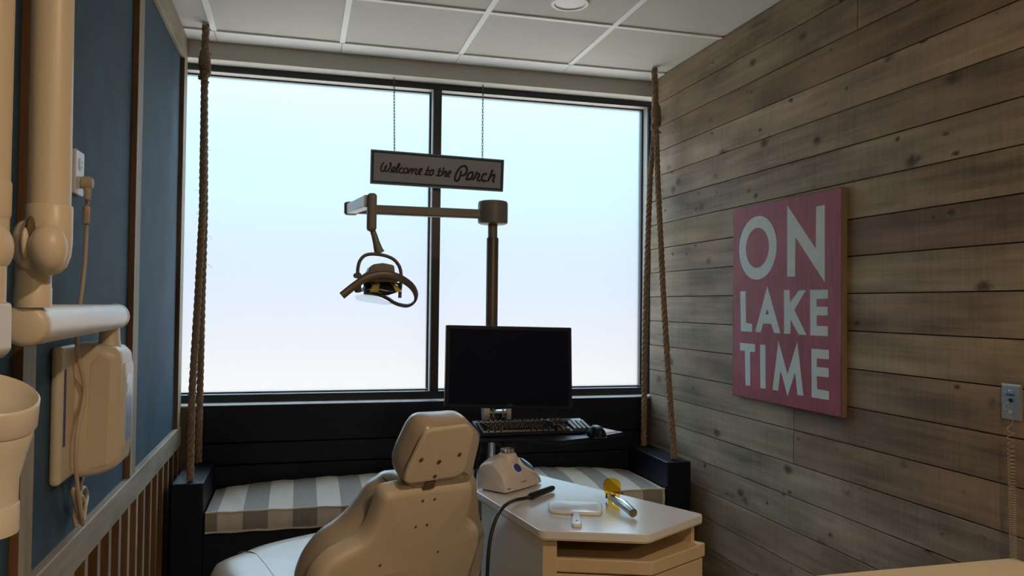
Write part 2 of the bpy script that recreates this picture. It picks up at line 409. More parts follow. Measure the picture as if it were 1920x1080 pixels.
MB().box(-.76, 2.12, YF-.1, 4.5, -H-.05, -H).build('floor', 'vinyl_floor', structure=True)
c = MB().box(-.76, 2.12, YF-.1, 4.5, ZC+.007, ZC+.07).build('ceiling', 'tile_white', structure=True)
g = MB()
for k in range(-1, 5):
    x = L1+T*k
    if XL < x < XR: g.box(x-.013, x+.013, YF, Y2, ZC-.001, ZC+.009)
for j in range(1, 14):
    y = Y2-T*j
    g.box(XL, XR, y-.013, y+.013, ZC-.0005, ZC+.009)
g.build('ceiling_grid', 'grid_white', c, structure=True)
g = MB()
xs = [XL-.02]+[L1+T*k for k in range(0, 4)]+[XR]
for a, b in zip(xs[:-1], xs[1:]): g.box(a+.0015, b-.0015, Y2+.004, YB-.006, ZC-.002, ZC+.009)
g.build('ceiling_border', 'grid_white', c, structure=True)

w = MB().box(-.76, 2.12, YB, 4.5, ZH, ZC+.0065).build('wall_back', 'wall_paint', structure=True)
MB().box(-.76, 2.12, YB+.002, 4.5, -H, ZS-.012).build('lower_wall', 'dark_wood', w, structure=True)
MB().box(-.6, 2.0, YB-.006, 4.42, ZS-.012, ZS).build('trim_1', 'sill_paint', bevel=.003, structure=True)
MB().box(-.76, 2.12, YF-.1, YF, -H, ZC).build('wall_front', 'wall_paint', structure=True)

# window: dark frame with mullion, two frosted panes
GY = 4.40
fr = MB()
fr.box(-.66, 2.04, YW, 4.46, ZH-.031, ZH+.02); fr.box(-.66, 2.04, YW, 4.46, ZS, ZS+.040)
fr.box(-.66, -.60, YW, 4.46, ZS+.040, ZH-.031); fr.box(1.992, 2.04, YW, 4.46, ZS+.040, ZH-.031)
win = fr.build('window_1', 'black_frame', bevel=.002, structure=True)
MB().box(.700, .745, YW-.002, 4.46, ZS+.040, ZH-.031).build('mullion', 'black_frame', win, bevel=.002, structure=True)
gk = MB()
for x0, x1 in ((-.60, .700), (.745, 1.992)):
    gk.box(x0, x1, GY-.008, GY+.02, ZH-.041, ZH-.031); gk.box(x0, x1, GY-.008, GY+.02, ZS+.040, ZS+.046)
    gk.box(x0, x0+.012, GY-.008, GY+.02, ZS+.050, ZH-.043); gk.box(x1-.012, x1, GY-.008, GY+.02, ZS+.050, ZH-.043)
gk.build('glazing_bead', 'black_frame', win, structure=True)
lin_ = MB()  # added pale strips: glow of the glass on the reveals, put into colour
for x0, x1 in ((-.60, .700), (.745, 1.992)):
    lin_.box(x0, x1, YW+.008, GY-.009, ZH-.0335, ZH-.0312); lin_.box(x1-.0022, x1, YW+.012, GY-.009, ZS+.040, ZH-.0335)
lin_.build('reveal_glow', 'glow_grey', win, structure=True)
for x0, x1 in ((-.592, .692), (.753, 1.984)):
    MB().box(x0, x1, GY, GY+.008, ZS+.046, ZH-.037).build('pane', 'frosted_glass', win, structure=True)

# right wall: boards with their own colours, one mesh
seams = [1.3156, 1.168, 1.030, .889, .749, .609, .472, .333, .195, .057, -.081, -.221, -.362, -.501, -.640, -.777, -.913, -1.05, -1.19, -1.33, -1.45]
TINT = [[(1.0, .93, .78)], [(1.0, .93, .80)], [(.92, .80, .62)], [(1.22, 1.15, 1.03)], [(.95, .90, .80)], [(1.0, 1.0, .93)],
        [(1.02, .97, .80), (1.06, 1.02, .84)], [(1.0, .92, .83), (.66, .55, .48)], [(1.04, 1.01, .93), (1.03, 1.0, .86)], [(1.06, 1.03, .97), (.98, .90, .76)],
        [(.96, .95, .92), (1.05, 1.0, .82)], [(1.0, .92, .84), (.86, .74, .64)], [(1.0, .95, .86), (.72, .60, .50)], [(1.0, .97, .9), (.92, .80, .68)], [(.98, .98, .96)],
        [(1.0, .99, .95)], [(.86, .80, .72)], [(.9, .85, .78)], [(.9, .85, .78)], [(.9, .85, .78)]]
pv, pf, ptint, pseed = [], [], [], []
for i in range(20):
    z1, z0 = seams[i]-(.0019 if i else 0), seams[i+1]+.0019
    segs = TINT[i]
    cut = 2.85
    spans = [(YF, 4.238, segs[0])] if len(segs) == 1 else [(cut+.001, 4.238, segs[0]), (YF, cut-.001, segs[1])]
    if i == 1: spans = [(2.468, 4.238, (1.0, .93, .80)), (YF, 2.465, (.93, .82, .70))]
    for y0, y1, tn in spans:
        b = len(pv); xj = random.uniform(-.0012, .0012)
        pv += [(x, y, z+H) for z in (z0, z1) for y in (y0, y1) for x in (XR+xj, XR+.017)]
        fs = [(0, 2, 3, 1), (4, 5, 7, 6), (0, 1, 5, 4), (2, 6, 7, 3), (0, 4, 6, 2), (1, 3, 7, 5)]
        pf += [tuple(b+q for q in f) for f in fs]
        sd = random.random()*9
        k = 1.0+random.uniform(-.05, .05)
        ptint += [(tn[0]*k, tn[1]*k, tn[2]*k)]*6; pseed += [sd]*6
b = len(pv); pv += [(x, y, z+H) for z in (-H, ZC) for y in (YF, 4.238) for x in (XR+.012, XR+.14)]
pf += [tuple(b+q for q in f) for f in [(0, 2, 3, 1), (4, 5, 7, 6), (0, 1, 5, 4), (2, 6, 7, 3), (0, 4, 6, 2), (1, 3, 7, 5)]]
ptint += [(.12, .1, .08)]*6; pseed += [0]*6
me = bpy.data.meshes.new('wall_right'); me.from_pydata(pv, [], pf)
at = me.attributes.new('tint', 'FLOAT_COLOR', 'FACE'); at.data.foreach_set('color', [q for t3 in ptint for q in (*t3, 1.0)])
at = me.attributes.new('seed', 'FLOAT', 'FACE'); at.data.foreach_set('value', pseed)
me.materials.append(M['barn_wood'])
wr = bpy.data.objects.new('wall_right', me); COL.objects.link(wr); wr['kind'] = 'structure'
bv = wr.modifiers.new('bevel', 'BEVEL'); bv.width = .0016; bv.segments = 2; bv.limit_method = 'ANGLE'

# left wall: dark screen above a porch rail
wl = MB().box(-.76, -.612, YF, YB, -H, ZC).build('wall_left', 'navy_paint', structure=True)
MB().box(-.611, XL, YF, YB, -.70, ZC).build('navy_screen', 'navy_screen', wl, structure=True)
MB().box(XL, -.561, YF, YB, 1.19, ZC).build('trim_2', 'trim_wood', bevel=.002, structure=True)
n = 3
for y0, y1 in ((.62, .71), (1.879, 1.965), (3.012, 3.105), (4.118, 4.219)):
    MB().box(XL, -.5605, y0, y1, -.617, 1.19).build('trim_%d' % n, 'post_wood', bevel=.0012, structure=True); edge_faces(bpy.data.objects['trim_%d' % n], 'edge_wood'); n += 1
rail = thing('porch_railing', (-.58, 2.6, -H), 'grey weathered wooden porch railing with slim balusters along the navy screen wall', 'railing')
MB().box(-.6, -.557, YF, YB-.001, -.712, -.6175).build('top_rail', 'trim_wood', rail, bevel=.003)
MB().box(-.6, -.56, YF, YB-.001, -H+.03, -H+.12).build('bottom_rail', 'trim_wood', rail, bevel=.003)
y = 2.184-.1425*26
while y < 4.2:
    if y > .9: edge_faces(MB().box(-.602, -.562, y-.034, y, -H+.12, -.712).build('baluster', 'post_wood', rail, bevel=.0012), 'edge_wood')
    y += .1425

# recessed ceiling lamps
for lx, ly, on in [(1.115, 3.235, False)]+[(a, b, True) for a, b, _ in LAMPS]:
    lab = 'round white recessed ceiling lamp in the tile in front of the window' if not on else 'round recessed ceiling lamp behind the viewer, glowing warm'
    t = thing('recessed_lamp', (lx, ly, ZC-.004), lab, 'ceiling lamp', 'recessed ceiling lamps lit warm' if on else None)
    MB().lathe([(.085, .0068), (.085, .0), (.081, -.004), (.068, -.004), (.066, .006)], (lx, ly, ZC), caps=False).build('trim_ring', 'grid_white', t)
    MB().lathe([(.067, .006), (.067, .002), (.03, -.002)], (lx, ly, ZC)).build('lens', 'lamp_lens' if on else 'lens_off', t)

# ================================================================== PORCH SWING BENCH
sw = thing('porch_swing', (.7, 3.9, -1.2), 'dark navy wooden porch swing bench below the window, hung on ropes', 'bench')
bk = MB()
for z0, z1 in ((-.692, -.509), (-.800, -.697), (-.905, -.805), (-1.20, -.910)): bk.box(-.445, 1.893, 4.128, 4.168, z0, z1)
bk.build('backrest', 'navy_paint', sw, bevel=.004, seg=3)
for x0, x1 in ((-.517, -.386), (1.795, 1.925)):
    MB().box(x0, x1, 3.64, 4.127, -1.21, -.78).build('armrest', 'navy_paint', sw, bevel=.005, seg=3)
MB().box(-.386, 1.795, 3.66, 4.127, -1.05, -1.006).build('seat_deck', 'navy_paint', sw, bevel=.003)
MB().box(-.386, 1.795, 3.645, 3.685, -1.21, -1.006).build('front_apron', 'navy_paint', sw, bevel=.004)
for x in (-.45, .7, 1.86):
    MB().box(x-.05, x+.05, 3.70, 4.10, -H, -1.21).build('foot_block', 'navy_paint', sw, bevel=.004)

# striped cushion
cx0, cx1, cy0, cy1, cz0, cz1 = -.378, 1.785, 3.652, 4.10, -1.0, -.907
nx, ny = 110, 22
def prof(t, e=.1):
    q = min(t, 1-t)/e
    return 1.0 if q >= 1 else math.sqrt(max(0, 1-(1-q)**2))
V, Fq, st = [], [], []
def zt(i, j):
    u = i/nx; w_ = j/ny
    crown = .052*(math.sin(math.pi*min(1, max(0, u)))**.5)*math.sin(math.pi*min(1, w_*.62+.0))
    wr_ = .0025*math.sin(u*90+w_*5)*math.sin(u*31)
    return cz1-.006+crown*prof(u, .10)+wr_
for j in range(ny+1):
    for i in range(nx+1):
        x = cx0+(cx1-cx0)*i/nx; y = cy0+(cy1-cy0)*j/ny
        V.append((x, y, zt(i, j)))
top = len(V)
nf = 7
for s in range(1, nf+1):
    for i in range(nx+1):
        x = cx0+(cx1-cx0)*i/nx; tt = s/nf
        pk = .004*math.sin(i*1.9+.7*math.sin(i))*math.sin(math.pi*tt)*(1 if i < 34 or i > 86 else .35)
        V.append((x, cy0-.012*math.sin(math.pi*tt)+pk, zt(i, 0)+(cz0-zt(i, 0))*tt))
for j in range(ny):
    for i in range(nx): a = j*(nx+1)+i; Fq.append((a, a+1, a+nx+2, a+nx+1))
def fid(s, i): return i if s == 0 else top+(s-1)*(nx+1)+i
for s in range(nf):
    for i in range(nx): Fq.append((fid(s, i), fid(s+1, i), fid(s+1, i+1), fid(s, i+1)))
# back, ends and underside
bi = len(V)
for i in range(nx+1): V.append((cx0+(cx1-cx0)*i/nx, cy1, cz0))
for i in range(nx): Fq.append((ny*(nx+1)+i, ny*(nx+1)+i+1, bi+i+1, bi+i)); Fq.append((fid(nf, i), bi+i, bi+i+1, fid(nf, i+1)))
for i in (0, nx):
    Fq.append(tuple([fid(s, i) for s in range(nf, 0, -1)]+[j*(nx+1)+i for j in range(ny+1)]+[bi+i]))
ob = MB().add(V, Fq).build('bench_cushion', 'striped_canvas', angle=55)
tag(ob, 'long grey and cream striped seat cushion lying on the navy porch swing', 'cushion')
mm = ob.data; at = mm.attributes.new('stripe', 'FLOAT', 'POINT')
ox = ob.location.x
vals = []
for v in mm.vertices:
    X = v.co.x+ox; yy = v.co.y+ob.location.y
    vals.append((X+.3285+.0*(yy-cy0))/.2100+10.0)
at.data.foreach_set('value', vals)
for zz, yy in ((None, cy0-.002), (cz0+.003, cy0-.002)):
    pts = [(cx0+(cx1-cx0)*i/nx, yy, (zt(i, 0)+.001) if zz is None else zz+.0015*math.sin(i*.8)) for i in range(nx+1)]
    MB().tube(pts, .0052, 8).build('piping', 'piping_canvas', ob)

# ================================================================== HANGING ROPES
def rope(mb, pts, r=.0155, pitch=.105, phase=0, fray=0):
    P = [np.array(p, float) for p in pts]; Q = []
    for a, b in zip(P[:-1], P[1:]):
        n = max(2, int(np.linalg.norm(b-a)/.0055)); Q += [a+(b-a)*k/n for k in range(n)]
    Q.append(P[-1]); d = 0
    paths = [[], [], []]
    for i, q in enumerate(Q):
        t = Q[min(i+1, len(Q)-1)]-Q[max(0, i-1)]; t /= np.linalg.norm(t)
        a = np.array([1., 0, 0]); a -= t*(a@t); a /= np.linalg.norm(a); b = np.cross(t, a)
        if i: d += np.linalg.norm(q-Q[i-1])
        for s in range(3):
            an = phase+2*math.pi*(d/pitch+s/3)
            paths[s].append(q+(a*math.cos(an)+b*math.sin(an))*r*.5)
    for s in range(3): mb.tube(paths[s], r*.58, 8)
    for k in range(fray):
        q = random.choice(Q); v = np.array([random.uniform(-1, 1), random.uniform(-1, 1), random.uniform(-.6, .8)]); v /= np.linalg.norm(v)
        ln = random.uniform(.012, .038); w_ = np.array([random.uniform(-1, 1), random.uniform(-1, 1), random.uniform(-1, 1)])
        p0 = q+v*r*.7
        mb.tube([p0, p0+v*ln*.5, p0+v*ln+w_*ln*.3], [.0007, .0006, .0003], 4)
    return mb
def hanging_rope(label, top, knot, front_pts, back_pts):
    t = thing('hanging_rope', (top[0], top[1], ZC), label, 'rope')
    rope(MB(), [top, knot], .0165, .115, 0, 5).build('upper_rope', 'manila_rope', t)
    kb = MB()
    kb.lathe([(.004, .05), (.021, .042), (.027, .01), (.026, -.03), (.019, -.075), (.006, -.09)], knot, n=14)
    for q in range(6):
        a0 = q*1.1; z = knot[2]+.03-.018*q
        kb.tube([(knot[0]+.025*math.cos(a0+s*.5), knot[1]+.025*math.sin(a0+s*.5), z-.004*s) for s in range(14)], .005, 6)
    kb.build('knot', 'manila_rope', t)
    k0 = np.array(knot)-np.array([0, 0, .04])
    rope(MB(), [k0]+front_pts, .0155, .1, .3, 34).build('front_leg', 'manila_rope', t)
    rope(MB(), [k0]+back_pts, .0155, .1, 1.3, 26).build('back_leg', 'manila_rope', t)
ZA = -.774
lt = atZ(386, 47, ZC); rt = atZ(1227, 128, ZC)
hanging_rope('thick brown twisted rope pair hanging from the ceiling beside the navy screen wall', tuple(lt), tuple(atY(384, 112, 3.983)),
             [atY(379.5, 400, 3.87), atY(371, 560, 3.80), atY(360, 740, 3.72), np.array([-.446, 3.69, ZA])],
             [atY(383.5, 400, 4.02), atY(379, 560, 4.04), atY(375, 730, 4.06), np.array([-.459, 4.09, ZA])])
hanging_rope('thick brown twisted rope pair hanging from the ceiling beside the barn wood wall', tuple(rt), tuple(atY(1230, 212, 3.983)),
             [atY(1233, 330, 3.93), atY(1243, 540, 3.83), atY(1252, 690, 3.76), np.array([1.862, 3.70, ZA])],
             [atY(1219, 330, 4.01), atY(1211.5, 540, 4.03), atY(1208.5, 690, 4.06), np.array([1.868, 4.085, ZA])])

# ================================================================== WELCOME SIGN
SY = 4.262
TL, TR, BR, BL = (atY(u, v, SY) for u, v in ((695.3, 279.5), (945.5, 299.5), (943.5, 359.5), (694, 344)))
sg = thing('hanging_sign', tuple((TL+BR)/2*np.array([1, 1, 1])), 'grey Welcome to the Porch sign with navy border, on two chains before the window', 'sign')
def quad(i, dy): # inset quad on the sign plane
    C = (TL+TR+BR+BL)/4; out = []
    for q, sxn, szn in ((TL, 1, -1), (TR, -1, -1), (BR, -1, 1), (BL, 1, 1)): out.append(q+np.array([sxn*i, dy, szn*i]))
    return out
MB().prism(quad(0, 0), (0, .018, 0)).build('board', 'porch_trim', sg, bevel=.002)
mbq = MB(); o_, i_ = quad(.0085, -.0014), quad(.017, -.0014)
for k in range(4):
    mbq.prism([o_[k], o_[(k+1) % 4], i_[(k+1) % 4], i_[k]], (0, .003, 0))
mbq.build('border', 'navy_inlay', sg)
MB().prism(quad(.0165, -.0010), (0, .002, 0)).build('face', 'porch_face', sg)
s1 = lambda p: atY(695+p[0]*.06771, 290+p[1]*.06771, SY-.0022)
s2 = lambda p: atY(815+p[0]*.07031, 290+p[1]*.07031, SY-.0022)
STR = [(s1, .0082, [[(368, 212), (325, 270), (290, 350), (284, 420), (310, 462), (352, 452), (400, 400), (432, 330), (440, 298), (420, 315), (395, 370), (392, 430), (425, 462), (475, 445), (530, 370), (562, 290), (558, 240), (540, 235), (545, 275), (580, 298)],
     [(535, 482), (590, 470), (645, 425), (678, 370), (660, 343), (615, 365), (583, 420), (595, 470), (640, 482), (690, 462), (745, 390), (795, 290), (800, 250), (775, 262), (740, 340), (712, 430), (722, 482), (765, 487)],
     [(895, 392), (880, 368), (835, 382), (792, 430), (795, 485), (840, 508), (890, 495), (912, 470)],
     [(985, 368), (935, 400), (912, 455), (930, 508), (975, 505), (1020, 455), (1028, 395), (1000, 368), (975, 385)],
     [(1100, 380), (1070, 450), (1030, 528)], [(1062, 470), (1120, 405), (1165, 385), (1165, 425), (1128, 530)], [(1158, 465), (1220, 405), (1270, 392), (1265, 440), (1240, 505), (1258, 543), (1300, 532), (1360, 490), (1415, 420), (1415, 385), (1375, 395), (1335, 450), (1325, 510), (1350, 542), (1400, 550)],
     [(1480, 557), (1530, 540), (1565, 450), (1600, 335)], [(1540, 500), (1535, 548), (1570, 562), (1620, 545)], [(1525, 432), (1640, 440)],
     [(1700, 422), (1652, 458), (1628, 520), (1645, 568), (1690, 562), (1732, 510), (1742, 445), (1712, 420), (1690, 435)]]),
    (s2, .0082, [[(28, 562), (85, 545), (120, 460), (152, 348)], [(98, 505), (92, 552), (130, 565), (175, 545)], [(78, 438), (185, 445)],
     [(258, 340), (222, 440), (185, 565)], [(205, 525), (255, 465), (305, 442), (305, 485), (272, 550), (290, 580), (335, 565), (395, 512), (435, 460), (420, 438), (375, 460), (340, 520), (345, 572), (380, 582), (410, 590)]]),
    (s2, .0118, [[(702, 430), (690, 520), (655, 630), (610, 695), (565, 700), (540, 650), (550, 570), (600, 450), (680, 345), (770, 300), (840, 330), (862, 410), (840, 480), (790, 540), (735, 560), (700, 545)],
     [(820, 657), (876, 644)], [(968, 466), (905, 505), (866, 585), (880, 645), (930, 658), (985, 610), (1018, 530), (1008, 475), (968, 466)],
     [(1004, 672), (1058, 625), (1104, 535), (1130, 455)], [(1120, 490), (1190, 525), (1170, 590), (1140, 650), (1165, 690), (1230, 680)],
     [(1385, 545), (1360, 505), (1300, 530), (1255, 600), (1265, 670), (1320, 705), (1385, 690)],
     [(1545, 400), (1490, 550), (1418, 715)], [(1445, 640), (1510, 570), (1580, 535), (1600, 565), (1565, 650), (1560, 710), (1590, 735)]])]
lt_ = MB()
for mp_, wd, sts in STR:
    for s in sts:
        P = smooth_open([mp_(p) for p in s], 8)
        lt_.tube(P, 1, 8, True, flat=(.0008, wd/2), up=(0, 1, 0))
lt_.build('lettering', 'ink_black', sg)
for (u0, v0, u1, v1) in ((739, 140, 739.5, 283.5), (905.5, 156, 904.5, 296.5)):
    a = atY(u0, v0, SY+.009); b = atY(u1, v1, SY+.009); a[2] = ZH-.0; ch = MB(); ln = .020
    n = int((a[2]-b[2])/(ln*.82)); st_ = (a[2]-b[2])/n
    for k in range(n):
        c = b+(a-b)*(k+.5)/n; ax = np.array([1., 0, 0]) if k % 2 else np.array([0, 1., 0])
        if k % 2: ax = np.array([.7, .7, 0])
        else: ax = np.array([.7, -.7, 0])
        pts = [c+ax*.0042*math.cos(q)+np.array([0, 0, 1])*(.0062*math.sin(q)+(.0042 if math.sin(q) > 0 else -.0042)) for q in [2*math.pi*j/12 for j in range(13)]]
        ch.tube(pts, .0017, 5)
    ch.build('chain', 'chain_steel', sg)

# ================================================================== ON LAKE TIME SIGN
SX = 1.946
p_ = [atX(u, v, SX) for u, v in ((1373, 391), (1577, 353.5), (1580, 783), (1375, 742))]
ya, yb = (p_[0][1]+p_[3][1])/2, (p_[1][1]+p_[2][1])/2; za, zb = (p_[0][2]+p_[1][2])/2, (p_[2][2]+p_[3][2])/2
ls = thing('wall_sign', (SX, (ya+yb)/2, zb), 'red wooden ON LAKE TIME sign with white letters on the barn wood wall', 'sign')
MB().box(SX, 1.9705, yb, ya, zb, za).build('panel', 'sign_edge', ls, bevel=.002)
MB().box(SX-.0012, SX, yb+.003, ya-.003, zb+.003, za-.003).build('painted_face', 'sign_red', ls, bevel=.0008)
LX = SX-.0016
cA = lambda u, v: (1370+u*.2037, 350+v*.2037)
cB = lambda u, v: (1370+u*.21297, 560+v*.21297)
def q(c, pts): return [c(u, v) for u, v in pts]
LET = {'N': q(cA, [(520, 170), (783, 572), (787, 182), (866, 168), (866, 880), (596, 462), (592, 828), (520, 830)]),
 'L': q(cA, [(88, 963), (137, 962)])+q(cB, [(135, 213), (188, 222), (188, 292), (90, 287)]),
 'K': q(cA, [(490, 952), (540, 950), (546, 1065), (628, 955), (692, 952)])+q(cB, [(560, 100), (668, 320), (600, 317), (527, 182), (525, 310), (470, 308)]),
 'E': q(cA, [(730, 950), (895, 948), (895, 1030), (790, 1033)])+q(cB, [(755, 70), (853, 72), (853, 147), (757, 147), (757, 240), (855, 243), (855, 330), (700, 323)]),
 'T': q(cB, [(82, 388), (215, 400), (215, 470), (170, 467), (172, 767), (130, 763), (125, 460), (82, 455)]),
 'I': q(cB, [(258, 403), (305, 407), (307, 793), (262, 787)]),
 'M': q(cB, [(420, 370), (500, 665), (586, 378), (640, 855), (588, 847), (567, 648), (500, 858), (440, 628), (417, 810), (368, 803)]),
 'E2': q(cB, [(710, 440), (865, 452), (865, 535), (757, 525), (757, 600), (862, 612), (862, 695), (757, 682), (760, 795), (865, 815), (865, 893), (713, 868)])}
lm = MB()
for k, pts in LET.items(): lm.prism([atX(u, v, LX) for u, v in pts], (.0012, 0, 0))
# the A (with its counter) and the O (a ring)
ap = q(cA, [(337, 915)])+q(cB, [(438, 305), (382, 302), (357, 222), (284, 218), (265, 297), (215, 293)]); hole = q(cB, [(322, 90), (337, 140), (305, 138)])
A3 = [atX(u, v, LX) for u, v in ap]; H3 = [atX(u, v, LX) for u, v in hole]
lm.prism([A3[0], H3[0], H3[2], A3[4], A3[5], A3[6]], (.0012, 0, 0)); lm.prism([A3[0], A3[1], A3[2], A3[3], H3[1], H3[0]], (.0012, 0, 0)); lm.prism([H3[2], H3[1], A3[3], A3[4]], (.0012, 0, 0))
def ell(l, r, t, b_):
    l, r, t, b_ = (atX(*cA(*z), LX) for z in (l, r, t, b_)); return ((l[1]+r[1])/2, (t[2]+b_[2])/2, abs(l[1]-r[1])/2, abs(t[2]-b_[2])/2)
eo = ell((78, 570), (423, 545), (265, 267), (240, 856)); ei = ell((140, 560), (352, 545), (248, 378), (238, 747))
nn = 64; ro, ri = [], []
for k in range(nn):
    a = 2*math.pi*k/nn
    ro.append((eo[0]+eo[2]*math.cos(a), eo[1]+eo[3]*math.sin(a))); ri.append((ei[0]+ei[2]*math.cos(a), ei[1]+ei[3]*math.sin(a)))
rg = [[(LX+.0012, y, z) for y, z in ro], [(LX, y, z) for y, z in ro], [(LX, y, z) for y, z in ri], [(LX+.0012, y, z) for y, z in ri]]
lm.loft(rg, False, False)
lm.build('lettering', 'letter_white', ls, angle=30)

# ================================================================== X-RAY SWITCH PLATE AND COILED CORD
xp = [atX(u, v, XR-.006) for u, v in ((1876.5, 719), (1915, 721), (1918, 789), (1881, 786))]
y1, y0 = xp[0][1], xp[1][1]; z1, z0 = (xp[0][2]+xp[1][2])/2, (xp[2][2]+xp[3][2])/2
sp = thing('switch_plate', (XR, (y0+y1)/2, z0), 'steel X-RAY wall plate with a black button on the barn wood wall', 'switch plate')
MB().loft([[(XR-.0015, y0, z0), (XR-.0015, y1, z0), (XR-.0015, y1, z1), (XR-.0015, y0, z1)], [(XR-.003, y0, z0), (XR-.003, y1, z0), (XR-.003, y1, z1), (XR-.003, y0, z1)], [(XR-.008, y0+.006, z0+.006), (XR-.008, y1-.006, z0+.006), (XR-.008, y1-.006, z1-.006), (XR-.008, y0+.006, z1-.006)]]).build('plate', 'brushed_steel', sp, smooth=False)
ym = (y0+y1)/2
for zz in (z1-.021, z0+.021): MB().lathe([(.0045, 0), (.0042, .0015), (.002, .002)], (XR-.008, ym, zz), (-1, 0, 0), 14).build('screw', 'chrome', sp)
MB().lathe([(.0062, 0), (.006, .003), (.003, .0035)], (XR-.008, ym-.001, (z0+z1)/2+.004), (-1, 0, 0), 16).build('button', 'black_plastic', sp)
def text(name, s, size, mtx, material, parent, extrude=.0003, align='CENTER', bold=0.0):
    cu = bpy.data.curves.new(name, 'FONT'); cu.body = s; cu.size = size; cu.extrude = extrude; cu.align_x = align; cu.offset = bold
    to = bpy.data.objects.new(name+'_tmp', cu); COL.objects.link(to)
    dg = bpy.context.evaluated_depsgraph_get(); me = bpy.data.meshes.new_from_object(to.evaluated_get(dg)); bpy.data.objects.remove(to)
    o = bpy.data.objects.new(name, me); COL.objects.link(o); me.materials.clear(); me.materials.append(MATS[material])
    o.parent = parent; ofs = off_of(parent); m4 = Matrix(mtx); m4.translation = m4.translation+Vector((0, 0, H))-Vector(ofs)
    me.transform(m4); return o
def basis(o, xd, yd):
    xd = Vector(xd).normalized(); yd = Vector(yd).normalized(); zd = xd.cross(yd)
    return Matrix(((xd.x, yd.x, zd.x, o[0]), (xd.y, yd.y, zd.y, o[1]), (xd.z, yd.z, zd.z, o[2]), (0, 0, 0, 1)))
text('lettering', 'X-RAY', .0095, basis((XR-.0082, ym, (z0+z1)/2+.0165), (0, -1, 0), (0, 0, 1)), 'ink_black', sp, bold=.0002)

ctop = -.701
cc = MB(); zt_, zb_ = z0+.012, ctop+.004
st_c = atX(1893, 792, XR-.02); en_c = atX(1898.5, 1042, XR-.02)
nt_ = 46; pts = []
loop = [(XR-.012, ym-.001, (z0+z1)/2+.001), (XR-.022, ym+.010, (z0+z1)/2-.012), (XR-.018, ym+.006, (z0+z1)/2-.024), (XR-.02, ym-.012, z0+.020), (XR-.022, ym+.012, z0+.016), (XR-.014, ym-.010, z0+.006)]
pts = smooth_open(loop, 8)
for k in range(nt_*12+1):
    s = k/(nt_*12); s2_ = s**.62
    z = st_c[2]+(ctop+.006-st_c[2])*s2_; a = 2*math.pi*k/12
    yc = st_c[1]+(en_c[1]-st_c[1])*s2_
    pts.append(np.array([XR-.017+.0085*math.cos(a), yc+.0085*math.sin(a), z]))
cc.tube(pts, .0013, 5)
o = cc.build('coiled_cord', 'coil_cord'); tag(o, 'thin tan coiled cord dangling from the X-RAY wall plate to the counter', 'cord')

# counter in the corner by the right wall
ct = thing('counter', (1.55, .9, -H), 'warm tan laminate counter at the barn wood wall below the X-RAY plate', 'counter')
MB().box(.93, XR-.002, .2, 1.812, ctop-.03, ctop).build('worktop', 'counter_laminate', ct, bevel=.003)
MB().box(1.0, XR-.004, .26, 1.78, -H, ctop-.031).build('body', 'cabinet_wood', ct, bevel=.002)

# ================================================================== WALL OUTLET, CORD
ot = thing('wall_outlet', (-.57, 2.31, .28), 'white duplex wall outlet on the navy screen wall', 'outlet')
MB().box(XL+.0004, -.5665, 2.268, 2.352, .278, .395).build('cover_plate', 'outlet_white', ot, bevel=.004, seg=3)
for zz in (.36, .312):
    MB().lathe([(.0165, 0), (.0165, .002), (.014, .0025)], (-.5665, 2.312, zz), (1, 0, 0), 20).build('socket', 'outlet_white', ot)
sl = MB()
for dy in (-.006, .006): sl.box(-.5642, -.5637, 2.312+dy-.001, 2.312+dy+.001, .362, .369)
sl.box(-.5642, -.5637, 2.3095, 2.3145, .349, .354)
sl.build('slot', 'hole_dark', ot)
cd = thing('power_cord', (-.55, 2.3, -.55), 'cream power cord plugged into the wall outlet, hanging in a bundled loop', 'cord')
pl0 = np.array([-.556, 2.312, .312])
MB().lathe([(.010, -.008), (.017, -.006), (.0175, .012), (.013, .020), (.006, .022)], pl0, (1, 0, 0), 20).build('plug', 'cord_cream', cd)
MB().tube([pl0+np.array([.006, 0, 0]), pl0+np.array([.008, -.001, -.03]), pl0+np.array([.008, -.002, -.045])], [.0105, .009, .0075], 12).build('strain_relief', 'cord_cream', cd)
def cp(u, v, X): return atX(u, v, X)
path = [pl0+np.array([.008, -.002, -.04]), cp(164, 385, -.552), cp(162, 430, -.552), cp(159, 490, -.55), cp(153, 545, -.548), cp(147, 590, -.545), cp(144, 640, -.538), cp(149, 680, -.533), cp(157, 715, -.528), cp(158, 745, -.528),
        cp(150, 785, -.530), cp(144, 820, -.532), cp(142, 860, -.535), cp(144, 900, -.536), cp(147, 930, -.537), cp(152, 965, -.54), cp(156, 983, -.544), cp(150, 975, -.55), cp(140, 940, -.55), cp(136, 922, -.548), cp(141, 918, -.543), cp(150, 950, -.540), cp(156, 975, -.54), cp(160, 950, -.545), cp(163, 930, -.552), cp(158, 914, -.556), cp(150, 925, -.556), cp(146, 955, -.556), cp(143, 985, -.556), cp(139, 965, -.558), cp(140, 945, -.558), cp(152, 930, -.556), cp(158, 945, -.553), cp(154, 968, -.553), cp(150, 935, -.556), cp(152, 905, -.558), cp(157, 888, -.56), cp(158, 884, -.56)]
MB().tube(smooth_open(path, 8), .0052, 10).build('cable', 'cord_cream', cd)
ta = cp(163, 388, -.546); tb = cp(160.5, 420, -.546)
MB().tube([ta, (ta+tb)/2, tb], .0085, 12).build('sleeve', 'cord_cream', cd)
tg = [cp(166, 384, -.548), cp(174, 390, -.535), cp(169, 410, -.54), cp(168, 425, -.54), cp(164, 421, -.548)]
MB().prism(tg, (0, .0008, 0)).build('tag', 'tag_white', cd)
ld = MB(); rs = random.Random(3)
